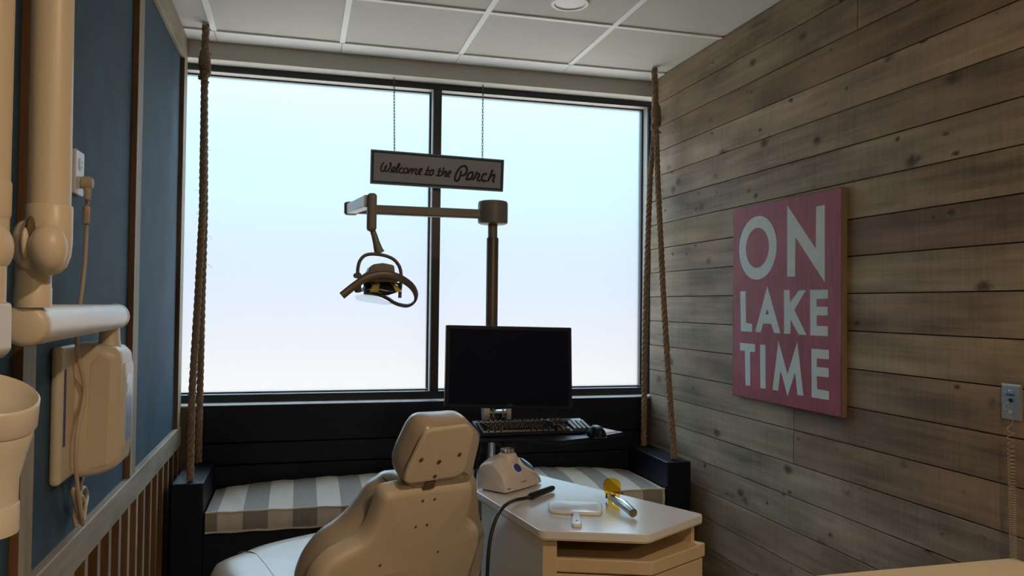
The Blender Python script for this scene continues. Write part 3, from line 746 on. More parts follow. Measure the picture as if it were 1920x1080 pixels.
for k in range(8):
    v = 393+k*3.2; a = cp(164.2-.3*k*.2, v, -.537); b = cp(166.6-.3*k*.2, v+rs.uniform(-.8, .8), -.537); cc_ = cp(165.2, v+1.8, -.537)
    ld.tube([a, b, cc_], .0007, 4)
ld.build('tag_print', 'tag_red', cd)

# ================================================================== X-RAY UNIT ON THE LEFT WALL
xr = thing('xray_unit', (-.5, 2.2, -.45), 'cream dental x-ray unit with jointed arms and wall control box', 'x-ray machine')
MB().box(XL+.0004, -.553, 2.135, 2.43, -.452, -.113).build('wall_plate', 'cream_plastic', xr, bevel=.012, seg=4)
MB().box(-.5532, -.5522, 2.155, 2.172, -.36, -.17).build('plate_slot', 'slot_blue', xr)
# control box, rounded, tapering towards the front
cb = MB(); yb0, yb1, xb0, xb1 = 2.258, 2.425, -.553, -.462
def rrect(y0, y1, z0, z1, r, X, n=8):
    pts = []
    for cy, cz, a0 in ((y1-r, z1-r, 0), (y0+r, z1-r, 90), (y0+r, z0+r, 180), (y1-r, z0+r, 270)):
        for k in range(n+1):
            a = math.radians(a0+90*k/n); pts.append((X, cy+r*math.cos(a), cz+r*math.sin(a)))
    return pts
cb.loft([rrect(yb0-.004, yb1, -.455, -.112, .02, -.553), rrect(yb0-.004, yb1, -.458, -.110, .022, -.535), rrect(yb0, yb1, -.452, -.116, .026, -.492), rrect(yb0+.003, yb1-.002, -.442, -.122, .03, -.466), rrect(yb0+.012, yb1-.008, -.428, -.136, .03, -.451), rrect(yb0+.022, yb1-.018, -.415, -.15, .028, -.448)])
cbo = cb.build('control_box', 'cream_plastic', xr, angle=60)
MB().loft([rrect(yb0+.03, yb1-.02, -.40, -.165, .02, -.4495), rrect(yb0+.03, yb1-.02, -.40, -.165, .02, -.445), rrect(yb0+.034, yb1-.024, -.395, -.17, .018, -.443)]).build('control_panel', 'cream_plastic', cbo)
MB().loft([rrect(yb0+.048, yb1-.05, -.375, -.195, .012, -.4433), rrect(yb0+.048, yb1-.05, -.375, -.195, .012, -.4418)]).build('display', 'panel_blue', cbo)
MB().box(-.4419, -.4408, yb0+.056, yb0+.085, -.245, -.222).build('screen', 'outlet_white', cbo)
# side inset panel on the near side of the box
MB().loft([[(X, 2.2562, z) for X, z in ((-.528, -.44), (-.474, -.425), (-.470, -.15), (-.495, -.135), (-.520, -.16))], [(X, 2.2545, z) for X, z in ((-.525, -.432), (-.477, -.42), (-.473, -.155), (-.495, -.142), (-.517, -.165))]]).build('side_panel', 'cream_plastic', cbo, smooth=False)
piv = np.array([-.492, 2.335])
MB().lathe([(.030, -.125), (.026, -.105), (.024, -.06), (.024, -.035)], (piv[0], piv[1], 0), n=24).build('pivot_post', 'cream_plastic', xr)
A = np.array([-.487, 2.385, -.043]); B = np.array([-.413, 1.385, -.040]); dA = (A-B)/np.linalg.norm(A-B)
MB().lathe([(.0322, .022), (.0330, .03), (.0332, np.linalg.norm(A-B)-.03)], B, dA, 36).build('wall_arm', 'white_plastic', xr)  # same plastic as its caps; the brighter light on the tube is painted in
MB().lathe([(.006, -.0065), (.024, -.0055), (.0305, -.002), (.0332, .004), (.0338, .022), (.0330, .026)], B, dA, 36).build('arm_end_cap', 'cream_plastic', xr)
MB().lathe([(.034, 0), (.0352, .004), (.0352, .022), (.03, .032), (.012, .036)], A-dA*.032, dA, 36).build('arm_end_cap', 'cream_plastic', xr)
# stub and elbow
st0 = atY(62, 540, 1.40); sx0, sy0 = st0[0], 1.40
MB().lathe([(.0265, .0), (.0265, .030), (.0255, .032), (.0255, .10)], (sx0, sy0, -.012), n=28).build('arm_post', 'cream_plastic', xr)
MB().lathe([(.0014, .0), (.001, .001)], atY(46, 548, 1.376), (0, -1, 0), 8).build('set_screw', 'hole_dark', xr)
e1 = atY(90, 464, 1.338); e1b = atY(52, 458, 1.375)
MB().ellipsoid(e1b, .0225, .032, .0395).build('elbow_disc', 'cream_plastic', xr)
slot_c = atY(47, 455, 1.335)
MB().ellipsoid(slot_c, .006, .010, .023).build('disc_inset', 'cream_plastic', xr)
MB().ellipsoid(atY(60, 436, 1.352), .008, .02, .026).build('elbow_gap', 'hole_dark', xr)
MB().ellipsoid(e1, .0265, .027, .0360).build('elbow_dome', 'cream_plastic', xr)
u0 = atY(92, 455, 1.375); u1 = atY(99.5, 0, 1.375); du = (u1-u0)/np.linalg.norm(u1-u0); LU = .80
MB().lathe([(.006, -.0505), (.016, -.047), (.025, -.037), (.0306, -.020), (.0324, .0), (.0326, .012), (.0326, .056), (.0312, .058)], u0, du, 36).build('arm_collar', 'cream_plastic', xr)
MB().lathe([(.0298, .05), (.0298, LU)], u0, du, 36).build('upper_arm', 'cream_plastic', xr)
# second arm folded down at the very edge of the view
f1 = atY(-17, 0, 1.30); f0 = atY(-28, 420, 1.30); dfv = (f1-f0)/np.linalg.norm(f1-f0)
MB().lathe([(.0305, -.02), (.0305, LU-.02)], f0, dfv, 32).build('forearm', 'cream_plastic', xr)
MB().lathe([(.031, .02), (.0325, .026), (.0325, .07), (.031, .074)], f0-dfv*.01, dfv, 32).build('arm_collar', 'cream_plastic', xr)
tpc = u0+du*(LU); tpf = f0+dfv*(LU-.02)
MB().tube([tpc+np.array([.02, 0, -.02]), tpc+np.array([0, 0, .02]), tpf+np.array([0, 0, .02]), tpf+np.array([-.02, 0, -.02])], .045, 20).build('top_elbow', 'cream_plastic', xr)
MB().ellipsoid(atY(-25, 464, 1.24), .0325, .036, .0395).build('elbow_dome', 'cream_plastic', xr)
MB().lathe([(.026, 0), (.026, .11)], atY(-31, 600, 1.24), (0, 0, 1), 28).build('arm_post', 'cream_plastic', xr)
yk = [atY(u, v, 1.19) for u, v in ((-90, 566), (-10, 566), (-11, 662), (-26, 676), (-90, 692))]
MB().prism(yk, (0, .07, 0)).build('yoke', 'ivory_plastic', xr, bevel=.006, seg=3)
# tube head: slanted dished top, tapering to the aiming cone
hc = atY(-38, 850, 1.12); hx, hy = hc[0], 1.12
zz = lambda v: atY(30, v, 1.12)[2]
th = MB(); ns = 40; rings = []
def hring(r, z, slope=0.0, wob=0.0):
    r = r*.97
    return [np.array([hx+r*math.cos(2*math.pi*k/ns), hy+r*math.sin(2*math.pi*k/ns), z+slope*r*math.cos(2*math.pi*k/ns-2.35)+wob*math.cos(4*math.pi*k/ns)]) for k in range(ns)]
for r, v, s in ((.0400, 1000, 0), (.0425, 997, 0), (.0430, 945, 0), (.0435, 940, 0), (.0440, 900, 0), (.052, 850, .05), (.0585, 812, .14), (.0588, 803, .18)): rings.append(hring(r, zz(v), s))
th.loft(rings).build('tube_head', 'ivory_plastic', xr)
col = MB(); zr = zz(733)
col.loft([hring(.0592, zz(800), .20), hring(.0632, zz(790), .22), hring(.0652, zr-.006, .33), hring(.0655, zr-.002, .36), hring(.0635, zr, .36), hring(.0575, zr-.006, .34), hring(.050, zr-.019, .18), hring(.022, zr-.023, .10)])
col.build('head_collar', 'ivory_plastic', xr, angle=60)
MB().lathe([(.0433, zz(999)), (.0438, zz(996)), (.0438, zz(946)), (.0433, zz(944))], (hx, hy, 0), n=40).build('aiming_cone', 'ivory_plastic', xr)
MB().tube([atY(-52, 760, 1.15), atY(-50, 700, 1.15), atY(-46, 640, 1.17)], .016, 16).build('yoke_neck', 'ivory_plastic', xr)

# ================================================================== OPERATORY LIGHT ON ITS POST
ol = thing('operatory_light', (.78, 3.17, -H), 'dental operatory light on a tall post behind the monitor, arm reaching before the window', 'dental light')
PY = 3.17
pc = atY(923, 500, PY); px_, = (pc[0],)
ptop = atY(924, 430, PY)[2]; psl = atY(924, 446, PY)[2]
MB().lathe([(.017, -H), (.017, -.53)], (px_+.005, PY, 0), n=28).build('lower_post', 'chrome', ol)
MB().lathe([(.0245, -.53), (.0245, psl-.004), (.0235, psl)], (px_, PY, 0), n=28).build('post_sleeve', 'brown_metal', ol)
MB().lathe([(.0195, psl-.05), (.0195, ptop+.02)], (px_, PY, 0), n=28).build('post', 'grey_light_plastic', ol)
MB().lathe([(.20, -H), (.20, -H+.02), (.19, -H+.03), (.03, -H+.04)], (px_+.005, PY, 0), n=36).build('base_plate', 'chrome', ol)
h0, h1 = atY(897, 376, PY), atY(951, 422, PY)
hm = MB(); cxh = (h0[0]+h1[0])/2; rr = (h1[0]-h0[0])/2
hm.lathe([(rr*.82, h1[2]), (rr*.97, h1[2]+.004), (rr, h1[2]+.012), (rr, h0[2]-.012), (rr*.95, h0[2]-.003), (rr*.8, h0[2])], (cxh, PY, 0), n=32)
hm.build('post_head', 'grey_light_plastic', ol)
a0, a1 = atY(900, 398, PY), atY(652, 397, PY)
za_, zb_2 = atY(800, 389, PY)[2], atY(800, 406, PY)[2]
MB().box(a1[0], a0[0]+.02, PY-.02, PY+.02, zb_2, za_).build('swing_arm', 'grey_light_plastic', ol, bevel=.006, seg=3)
MB().box(atY(868, 397, PY-.02)[0], atY(890, 397, PY-.02)[0], PY-.0205, PY-.0195, zb_2+.010, za_-.010).build('arm_label', 'brown_metal', ol)
BY = 2.52
n0 = [atY(u, v, BY) for u, v in ((672, 377), (691, 364), (691, 387), (672, 400))]
fa = MB()
far = np.array([a1[0]+.012, PY, (za_+zb_2)/2]); near = atY(694, 377, BY)
dd = (far-near)/np.linalg.norm(far-near); sd = np.cross(dd, [0, 0, 1]); sd /= np.linalg.norm(sd); up_ = np.cross(sd, dd)
fa.obox((far+near)/2, dd*np.linalg.norm(far-near)/2, sd*.018, up_*.0195)
fa.build('flex_arm', 'white_plastic', ol, bevel=.004, seg=3)
MB().lathe([(.02, zb_2-.006), (.026, zb_2), (.026, za_+.004), (.02, za_+.008)], (far[0], PY, 0), n=24).build('elbow', 'grey_light_plastic', ol)
b0, b1 = atY(687.5, 362.5, BY), atY(707, 434, BY)
MB().box(b0[0]+.002, b1[0]-.003, BY-.022, BY+.022, b1[2], b0[2]).build('arm_bracket', 'grey_light_plastic', ol, bevel=.01, seg=4)
ym_ = BY
lp = lambda u, v, dy=0: atY(u, v, ym_+dy)
z6 = 170/1080
lq = lambda u, v, dy=0: lp(630+u*z6, 420+v*z6, dy)
yo = MB()
yo.tube([lq(430, 60), lq(455, 130), lq(480, 220), lq(505, 310), lq(530, 350)], [.0085, .0095, .011, .0145, .015], 14)
yo.tube(smooth_open([lq(258, 585, .0), lq(262, 520, .0), lq(285, 440), lq(340, 378), (lq(420, 358)), lq(520, 365), lq(610, 385), lq(690, 425), lq(745, 490), lq(770, 560), lq(775, 660), lq(765, 780), lq(760, 880)], 6), 1, 12, True, flat=(.012, .0055), up=(0, 1, 0))
yo.ellipsoid(lq(238, 615), .0085, .010, .0085); yo.ellipsoid(lq(275, 620), .008, .012, .011)
yo.build('yoke', 'grey_light_plastic', ol)
hd = MB()
hp = [(385, 560), (400, 520), (450, 478), (560, 463), (695, 490), (705, 590), (760, 640), (740, 700), (600, 690), (430, 690), (300, 690), (285, 650), (300, 620)]
hd.prism([lq(u, v, -.05) for u, v in hp], (0, .10, 0))
hd.build('lamp_housing', 'grey_light_plastic', ol, bevel=.006, seg=3)
# faceted reflector bowl under the housing, opening towards the front and down
rc = lq(545, 690, 0.0)
rf = MB(); rgs = []
for r, dz in ((.0, .0), (.030, -.003), (.050, -.014), (.063, -.032)):
    rgs.append([rc+np.array([r*1.05*math.cos(2*math.pi*k/14), r*.85*math.sin(2*math.pi*k/14), dz+.004+.10*r*math.sin(2*math.pi*k/14)]) for k in range(14)])
rf.loft(rgs[1:], True, False)
ro_ = rf.build('reflector', 'reflector_gold', ol, smooth=False)
ro_.data.materials.append(MATS['bulb_black'])
for p in ro_.data.polygons:
    if p.index % 14 not in (0, 12, 13) : p.material_index = 1
    if p.index % 14 in (9, 3): p.material_index = 0
bb = MB(); bb.lathe([(.006, .0), (.010, -.008), (.010, -.03), (.005, -.034)], rc+np.array([.0, 0, .0]), n=14)
bb.obox(rc+np.array([-.018, -.015, -.020]), (.020, 0, -.006), (0, .012, 0), (.004, 0, .010)); bb.build('bulb_shield', 'bulb_black', ol)
sh = MB(); front = [(232, 850), (330, 800), (440, 775), (560, 785), (700, 800), (770, 760)]
front = smooth_open([lq(u, v, -.055) for u, v in [(228, 852), (280, 842), (350, 838), (430, 850), (520, 880), (600, 920), (680, 950)]], 4)
low = smooth_open([lq(u, v, -.050) for u, v in [(240, 900), (280, 915), (350, 928), (430, 942), (520, 955), (590, 963), (660, 952)]], 4)
rg4 = [[p for p in front], [p for p in low]]
n4 = len(front)
vs = front+low+[p+np.array([0, .0025, 0]) for p in low]+[p+np.array([0, .0025, 0]) for p in front]
fs = []
for r_ in range(4):
    for i in range(n4-1): fs.append((r_*n4+i, r_*n4+i+1, ((r_+1) % 4)*n4+i+1, ((r_+1) % 4)*n4+i))
fs += [(0, n4, 2*n4, 3*n4), (n4-1, 4*n4-1, 3*n4-1, 2*n4-1)]
sh.add(vs, fs).build('clear_shield', 'clear_shield', ol)
# bottom rim of the lens and hidden rear wall
rim = smooth_open([lq(u, v, dy) for u, v, dy in [(300, 800, -.05), (380, 780, -.062), (450, 772, -.066), (540, 782, -.062), (640, 800, -.05), (720, 800, -.03), (775, 765, 0.0)]], 6)
MB().tube(rim, .0022, 8).build('lens_rim', 'chrome', ol)
bk_ = MB(); bk_.prism([lq(u, v, .03) for u, v in ((330, 690), (760, 700), (790, 760), (770, 800), (620, 850), (460, 845), (330, 800))], (0, .012, 0))
bk_.build('rear_baffle', 'bulb_black', ol, bevel=.003)
# looped strap handle
hl = smooth_open([lq(u, v, dy) for u, v, dy in [(70, 855, -.085), (150, 790, -.082), (240, 720, -.080), (340, 655, -.078), (450, 615, -.075), (570, 600, -.072), (700, 620, -.066), (800, 665, -.055), (890, 730, -.03), (940, 800, .0), (955, 870, .035), (930, 930, .06), (860, 972, .075), (770, 965, .08), (690, 935, .08), (620, 890, .08), (540, 850, .08), (430, 825, .08), (330, 815, .08)]], 8)
MB().tube(hl, 1, 12, True, flat=(.0115, .0045), up=(-.2, 0, 1)).build('handle', 'brown_metal', ol)
MB().tube([lq(255, 700, -.07), lq(262, 800, -.055)], 1, 10, True, flat=(.010, .011)).build('handle_mount', 'brown_metal', ol)

# ================================================================== MONITOR, TRAY, KEYBOARD, MOUSE, PAPERS
MY = 3.06
m4_ = [atY(u, v, MY) for u, v in ((837.5, 609.5), (1072, 614.5), (1073.5, 768.5), (834.5, 764))]
mo = thing('computer_monitor', tuple((m4_[2]+m4_[3])/2), 'black flat computer monitor on the light post above the keyboard tray', 'monitor')
MB().prism([p+np.array([0, .001, 0]) for p in m4_], (0, .028, 0)).build('casing', 'black_plastic', mo, bevel=.004, seg=3)
cm = sum(m4_)/4
MB().prism([p+(cm-p)*np.array([.055, 0, .085]) for p in m4_], (0, .0015, 0)).build('screen', 'screen_glass', mo)
MB().prism([cm+np.array([sx_*.15, .029, sz_*.10]) for sx_, sz_ in ((-1, -1), (1, -1), (1, 1), (-1, 1))], (0, .03, 0)).build('rear_housing', 'black_plastic', mo, bevel=.008)
text('logo', 'DELL', .0105, basis(atY(957.5, 761.3, MY-.0004), (1, 0, 0), (0, 0, 1)), 'logo_grey', mo, bold=.0002)
brk = MB()
z0b = atY(930, 786, MY+.05)[2]
for u0_, u1_ in ((905.5, 918), (949, 958)):
    a_, b_ = atY(u0_, 763, MY+.045), atY(u1_, 786, MY+.045); brk.box(a_[0], b_[0], MY+.035, MY+.075, z0b, a_[2]+.06)
a_, b_ = atY(918, 770, MY+.045), atY(950, 773, MY+.045); brk.box(a_[0], b_[0], MY+.035, MY+.075, b_[2]-.002, a_[2])
brk.box(cm[0]-.05, cm[0]+.05, MY+.060, PY-.024, cm[2]-.05, cm[2]+.05)
brk.build('mounting_bracket', 'brushed_steel', mo, bevel=.002)
for u_ in (925, 943): MB().lathe([(.0035, 0), (.0035, .05)], atY(u_, 783, MY+.03), (0, 0, 1), 10).build('bracket_pin', 'brushed_steel', mo)

ZT = -.492
tr = thing('keyboard_tray', (px_, 3.0, ZT-.03), 'black keyboard tray clamped to the light post below the monitor', 'tray')
tf = [atZ(u, v, ZT) for u, v in ((866, 843), (1000, 838), (1080, 830), (1128, 820.5), (1167.5, 813.5))]
trp = [(.60, 2.84), (.80, 2.83), (.93, 2.745), (1.09, 2.80), (1.235, 2.885), (1.19, 3.03), (.66, 3.04), (.58, 2.95)]
MB().prism([(x, y, ZT-.014) for x, y in trp], (0, 0, .014)).build('tray_board', 'black_plastic', tr, bevel=.004, seg=3)
MB().box(px_-.03, px_+.03, 2.86, PY-.0305, ZT-.045, ZT-.0145).build('support_arm', 'black_plastic', tr, bevel=.004)
MB().lathe([(.030, ZT-.036), (.030, ZT+.01)], (px_, PY, 0), n=24, caps=False).build('clamp_collar', 'black_plastic', tr)

kl, kr_, kf, kb_ = .655, 1.10, 2.87, 3.022
kz0, kz1 = ZT+.010, ZT+.028
kb = thing('computer_keyboard', ((kl+kr_)/2, (kf+kb_)/2, ZT), 'black full-size computer keyboard on the tray under the monitor', 'keyboard')
MB().prism([(kl, kf, ZT+.001), (kr_, kf, ZT+.001), (kr_, kf, kz0+.006), (kl, kf, kz0+.006)], (0, 0, 0)) if False else None
kbm = MB(); prof_k = [(kf, ZT+.001), (kf-.004, ZT+.008), (kf+.004, kz0+.004), (kb_-.005, kz1+.012), (kb_, kz1+.008), (kb_, ZT+.004)]
kbm.loft([[(kl, y, z) for y, z in prof_k], [(kr_, y, z) for y, z in prof_k]])
kbm.build('body', 'black_plastic', kb, bevel=.002, smooth=False)
keys = MB(); leg = MB()
sl_ = ((kz1+.012)-(kz0+.004))/((kb_-.005)-(kf+.004))
def ztop(y): return kz0+.004+(y-(kf+.004))*sl_
def key(x0, x1, y0, y1, lg=True):
    zb_k = min(ztop(y0), ztop(y1)); i = .0022
    r0 = [(x0, y0, ztop(y0)), (x1, y0, ztop(y0)), (x1, y1, ztop(y1)), (x0, y1, ztop(y1))]
    r1 = [(x0+i, y0+i, ztop(y0)+.007), (x1-i, y0+i, ztop(y0)+.007), (x1-i, y1-i*.6, ztop(y1)+.0085), (x0+i, y1-i*.6, ztop(y1)+.0085)]
    keys.loft([r0, r1])
    if lg:
        cx = x0+.006; cy = (y0+y1)/2+.002
        leg.obox((cx, cy, ztop(cy)+.0083), (.0018, 0, 0), (0, .002, .0003), (0, 0, .0003))
P_ = .0188
rows = [(kf+.010, 15), (kf+.029, 15), (kf+.048, 15), (kf+.067, 15), (kf+.086, 15), (kf+.116, 15)]
for ri_, (y0, n_) in enumerate(rows):
    x = kl+.012
    if ri_ == 0:
        for wd in (1.25, 1.25, 1.25, 6.25, 1.25, 1.25, 1.25, 1.25): key(x+.0008, x+wd*P_-.0008, y0, y0+.0165); x += wd*P_
    else:
        offs = {1: [2.25]+[1]*10+[2.75], 2: [1.75]+[1]*11+[2.25], 3: [1.5]+[1]*12+[1.5], 4: [1]*13+[2], 5: [1, .95]+[1]*12+[.9]}[ri_]
        for wd in offs: key(x+.0008, x+wd*P_-.0008, y0, y0+.0165); x += wd*P_
    xn = kl+.012+15*P_+.009
    for k in range(3):
        if ri_ in (3, 4, 5) or ri_ == 0 or (ri_ == 1 and k == 1): key(xn+k*P_+.0008, xn+(k+1)*P_-.0008, y0, y0+.0165)
    xm = xn+3*P_+.009
    for k in range(4):
        if ri_ < 5: key(xm+k*P_+.0008, xm+(k+1)*P_-.0008, y0, y0+.0165)
nkf = len(keys.f); keys.add(leg.v, leg.f, False)
ko = keys.build('keys', 'key_plastic', kb, bevel=.0006, smooth=False)
ko.data.materials.append(MATS['legend_white'])
for p in ko.data.polygons:
    if p.index >= nkf: p.material_index = 1
for xx in (kl+.04, kr_-.04): MB().box(xx-.015, xx+.015, kb_-.03, kb_-.012, ZT, ZT+.006).build('foot', 'black_plastic', kb)

mc = atZ(1116, 818, ZT)
mx_, my_ = mc[0]+.004, 2.812
ms = thing('computer_mouse', (mx_, my_, ZT), 'black computer mouse beside the keyboard on the tray', 'mouse')
bd = MB(); rings = []
for t_ in np.linspace(0, 1, 12):
    y = my_-.05+.10*t_; w_ = .031*math.sqrt(max(.02, 1-(2*t_-1)**4))*(1-.1*t_); h_ = .040*math.sqrt(max(.03, math.sin(math.pi*(t_*.86+.10))))
    rings.append([(mx_+w_*math.cos(a), y, ZT+.003+max(0, h_*math.sin(a)) if a <= math.pi else ZT+.003) for a in [math.pi*k/14 for k in range(15)]])
bd.loft(rings); bd.build('shell', 'black_plastic', ms, angle=70)
MB().box(mx_-.026, mx_+.026, my_-.044, my_+.044, ZT, ZT+.0035).build('base', 'logo_grey', ms)
MB().lathe([(.008, -.004), (.009, 0), (.008, .004)], (mx_, my_+.03, ZT+.030), (1, 0, 0), 14).build('scroll_wheel', 'logo_grey', ms)
for k, (dx, dy) in enumerate(((0, 0), (.004, .005), (-.002, .009))):
    pp = [(1.075+dx, 2.825+dy, ZT+.0002+k*.0012), (1.213+dx, 2.89+dy, ZT+.0002+k*.0012), (1.165+dx, 3.015+dy, ZT+.0002+k*.0012), (1.125+dx, 3.005+dy, ZT+.0002+k*.0012), (1.05+dx, 2.97+dy, ZT+.0002+k*.0012)]
    o = MB().prism(pp, (0, 0, .0008)).build('paper_sheet', 'paper', smooth=False)
    tag(o, 'white paper sheet under the mouse on the tray corner, %s of the three sheets' % ('lowest', 'middle', 'topmost')[k], 'paper', 'loose papers on the keyboard tray')
cbp = smooth_open([atY(905, 832, 3.0), atY(900, 850, 3.05), atY(892, 885, 3.06), atY(889, 930, 3.05), atY(890, 1000, 3.02), atY(893, 1150, 3.0)], 8)
o = MB().tube(cbp, .0055, 8).build('monitor_cable', 'rubber_black'); tag(o, 'black cable hanging from the keyboard tray behind the cabinet', 'cable')

# ================================================================== MOBILE CABINET
ZK = -.66
cbt = thing('mobile_cabinet', (.93, 2.5, -H), 'angled grey-topped wooden dental cabinet with open recess and drawers', 'cabinet')
tp = [np.array(p) for p in ((.613, 2.768), (.692, 2.227), (.986, 2.12), (1.258, 2.289), (.90, 2.985))]
def rounded(poly, r, n=5):
    out = []; k = len(poly)
    for i in range(k):
        p = poly[i]; a = poly[i-1]-p; b = poly[(i+1) % k]-p; la, lb = np.linalg.norm(a), np.linalg.norm(b); a = a/la; b = b/lb
        for s in range(n+1):
            t = s/n; p0, p2 = p+a*r, p+b*r; out.append((1-t)**2*p0+2*t*(1-t)*p+t*t*p2)
    return out
def slab(poly, z0, z1, r=.02): return [np.array([p[0], p[1], z0]) for p in rounded(poly, r)], (0, 0, z1-z0)
a_, b_ = slab(tp, ZK-.024, ZK); topo = MB().prism(a_, b_).build('worktop', 'laminate', cbt, bevel=.0025, seg=3)
a_, b_ = slab([p+(np.array([.9, 2.5])-p)*.004 for p in tp], ZK-.027, ZK-.0242); MB().prism(a_, b_).build('worktop_edge', 'cabinet_wood', topo)
cen = np.array([.90, 2.48]); sp_ = [p+(cen-p)*.075 for p in tp]
def wallpanel(mb, p, q_, th, z0, z1):
    d = (q_-p)/np.linalg.norm(q_-p); nrm = np.array([-d[1], d[0]])
    if nrm@(cen-(p+q_)/2) < 0: nrm = -nrm
    mb.prism([(p[0], p[1], z0), (q_[0], q_[1], z0), (q_[0]+nrm[0]*th, q_[1]+nrm[1]*th, z0), (p[0]+nrm[0]*th, p[1]+nrm[1]*th, z0)], (0, 0, z1-z0))
mb = MB(); wallpanel(mb, sp_[0], sp_[1], .018, -H+.05, ZK-.0272); mb.build('side_panel', 'laminate', cbt, bevel=.002)
mb = MB(); dBC = (sp_[2]-sp_[1])/np.linalg.norm(sp_[2]-sp_[1])
wallpanel(mb, sp_[1]+dBC*.001, sp_[1]+dBC*.040, .03, -H+.05, ZK-.0272); mb.build('front_post', 'cabinet_wood', cbt, bevel=.002)
mb = MB(); wallpanel(mb, sp_[4], sp_[0], .018, -H+.05, ZK-.0272); wallpanel(mb, sp_[3], sp_[4], .018, -H+.05, ZK-.0272); mb.build('back_panel', 'cabinet_wood', cbt)
ZTR = -.752
td = [atZ(u, v, ZTR)[:2] for u, v in ((1036, 1046), (1223, 1053.5), (1324, 1017.5))]
trp_ = [td[0], td[1], td[2], td[2]+np.array([-.14, .17]), td[0]+np.array([.02, .25])]
a_, b_ = slab(trp_, ZTR-.042, ZTR, .012); MB().prism(a_, b_).build('pull_out_tray', 'cabinet_wood', cbt, bevel=.004, seg=3)
dr = [p+(cen-p)*.02 for p in trp_]
for z1_, z0_ in ((ZTR-.047, ZTR-.30), (ZTR-.304, ZTR-.60)):
    a_, b_ = slab(dr, z0_, z1_, .010); d_ = MB().prism(a_, b_).build('drawer', 'cabinet_wood', cbt, bevel=.003)
    hm_ = (dr[1]+dr[2])/2; hn = np.array([.53, -.85])
    MB().tube([(hm_[0]-.05+hn[0]*.02, hm_[1]-.03+hn[1]*.02, (z0_+z1_)/2), (hm_[0]+.05+hn[0]*.02, hm_[1]+.03+hn[1]*.02, (z0_+z1_)/2)], .006, 10).build('handle', 'brushed_steel', d_)
a_, b_ = slab([p+(cen-p)*.14 for p in tp], -H, -H+.05, .02); MB().prism(a_, b_).build('plinth', 'black_plastic', cbt)

# ================================================================== SCALER UNIT ON THE CABINET
d1 = np.array([.80, .60, 0]); d2 = np.array([-.60, .80, 0]); Zv = np.array([0, 0, 1.])
so = np.array([.706, 2.672, ZK+.006])
su = thing('ultrasonic_scaler', tuple(so+d1*.11+d2*.07-Zv*.006), 'white ultrasonic scaler unit with blue dial and blue display on the cabinet', 'dental scaler')
WR = .060
def sec(t, w0, w1, h_, hl, n=7):
    """section across the unit at distance t: upright front, sloping control face up to a ridge, rounded back"""
    pts = []; P4 = [(w0, 0, .005), (w1, 0, .005), (w1-.010, h_*.90, min(.02, h_*.4)), (WR, h_, min(.02, h_*.4)), (w0+.012, hl, min(.016, hl*.5))]
    k = len(P4)
    for i in range(k):
        p = np.array(P4[i][:2]); rr_ = P4[i][2]; a = np.array(P4[i-1][:2])-p; b = np.array(P4[(i+1) % k][:2])-p; a /= np.linalg.norm(a); b /= np.linalg.norm(b)
        for s in range(n+1):
            u = s/n; q2 = (1-u)**2*(p+a*rr_)+2*u*(1-u)*p+u*u*(p+b*rr_); pts.append(so+d1*t+d2*q2[0]+Zv*q2[1])
    return pts
secs = [(-.004, .006, .128, .086, .048), (0.0, .0, .135, .094, .052), (.030, -.002, .138, .106, .056), (.062, -.004, .140, .116, .057), (.10, -.004, .140, .118, .055), (.135, -.003, .138, .106, .050), (.17, 0, .134, .087, .043), (.20, .004, .128, .062, .034), (.222, .010, .120, .038, .024), (.232, .020, .110, .022, .016)]
def facet(t, s):
    """point on the sloping control face"""
    T_ = [q[0] for q in secs]; w0 = np.interp(t, T_, [q[1] for q in secs]); h_ = np.interp(t, T_, [q[3] for q in secs]); hl = np.interp(t, T_, [q[4] for q in secs])
    return so+d1*t+d2*(w0+.012+(WR-w0-.012)*s)+Zv*(hl+(h_-hl)*s)
MB().loft([sec(*s) for s in secs]).build('body', 'scaler_white', su, angle=65)
nb = so+d1*.086+d2*.066+Zv*.100
MB().lathe([(.044, -.034), (.038, -.002), (.035, .010), (.031, .018), (.025, .0215)], nb, n=28).build('knob_neck', 'scaler_white', su)
lob = MB(); rings = []
for r_, h_ in ((.020, .0218), (.0245, .024), (.0245, .034), (.022, .037), (.012, .037), (.011, .031)):
    rings.append([nb+Zv*h_+np.array([math.cos(2*math.pi*k/48), math.sin(2*math.pi*k/48), 0])*r_*(1+.06*math.cos(8*2*math.pi*k/48)) for k in range(48)])
lob.loft(rings); lob.build('water_knob', 'brushed_steel', su)
ft = facet(.10, .3)-facet(.06, .3); fs_ = facet(.08, .5)-facet(.08, .2); nf_ = np.cross(ft, fs_); nf_ /= np.linalg.norm(nf_); nf_ = nf_ if nf_[2] > 0 else -nf_
dc = facet(.080, .22)
MB().lathe([(.0205, -.004), (.0205, .003), (.018, .004)], dc, nf_, 28).build('dial_ring', 'white_plastic', su)
MB().lathe([(.0165, 0), (.0165, .008), (.012, .011), (.004, .012)], dc, nf_, 28).build('blue_dial', 'knob_blue', su)
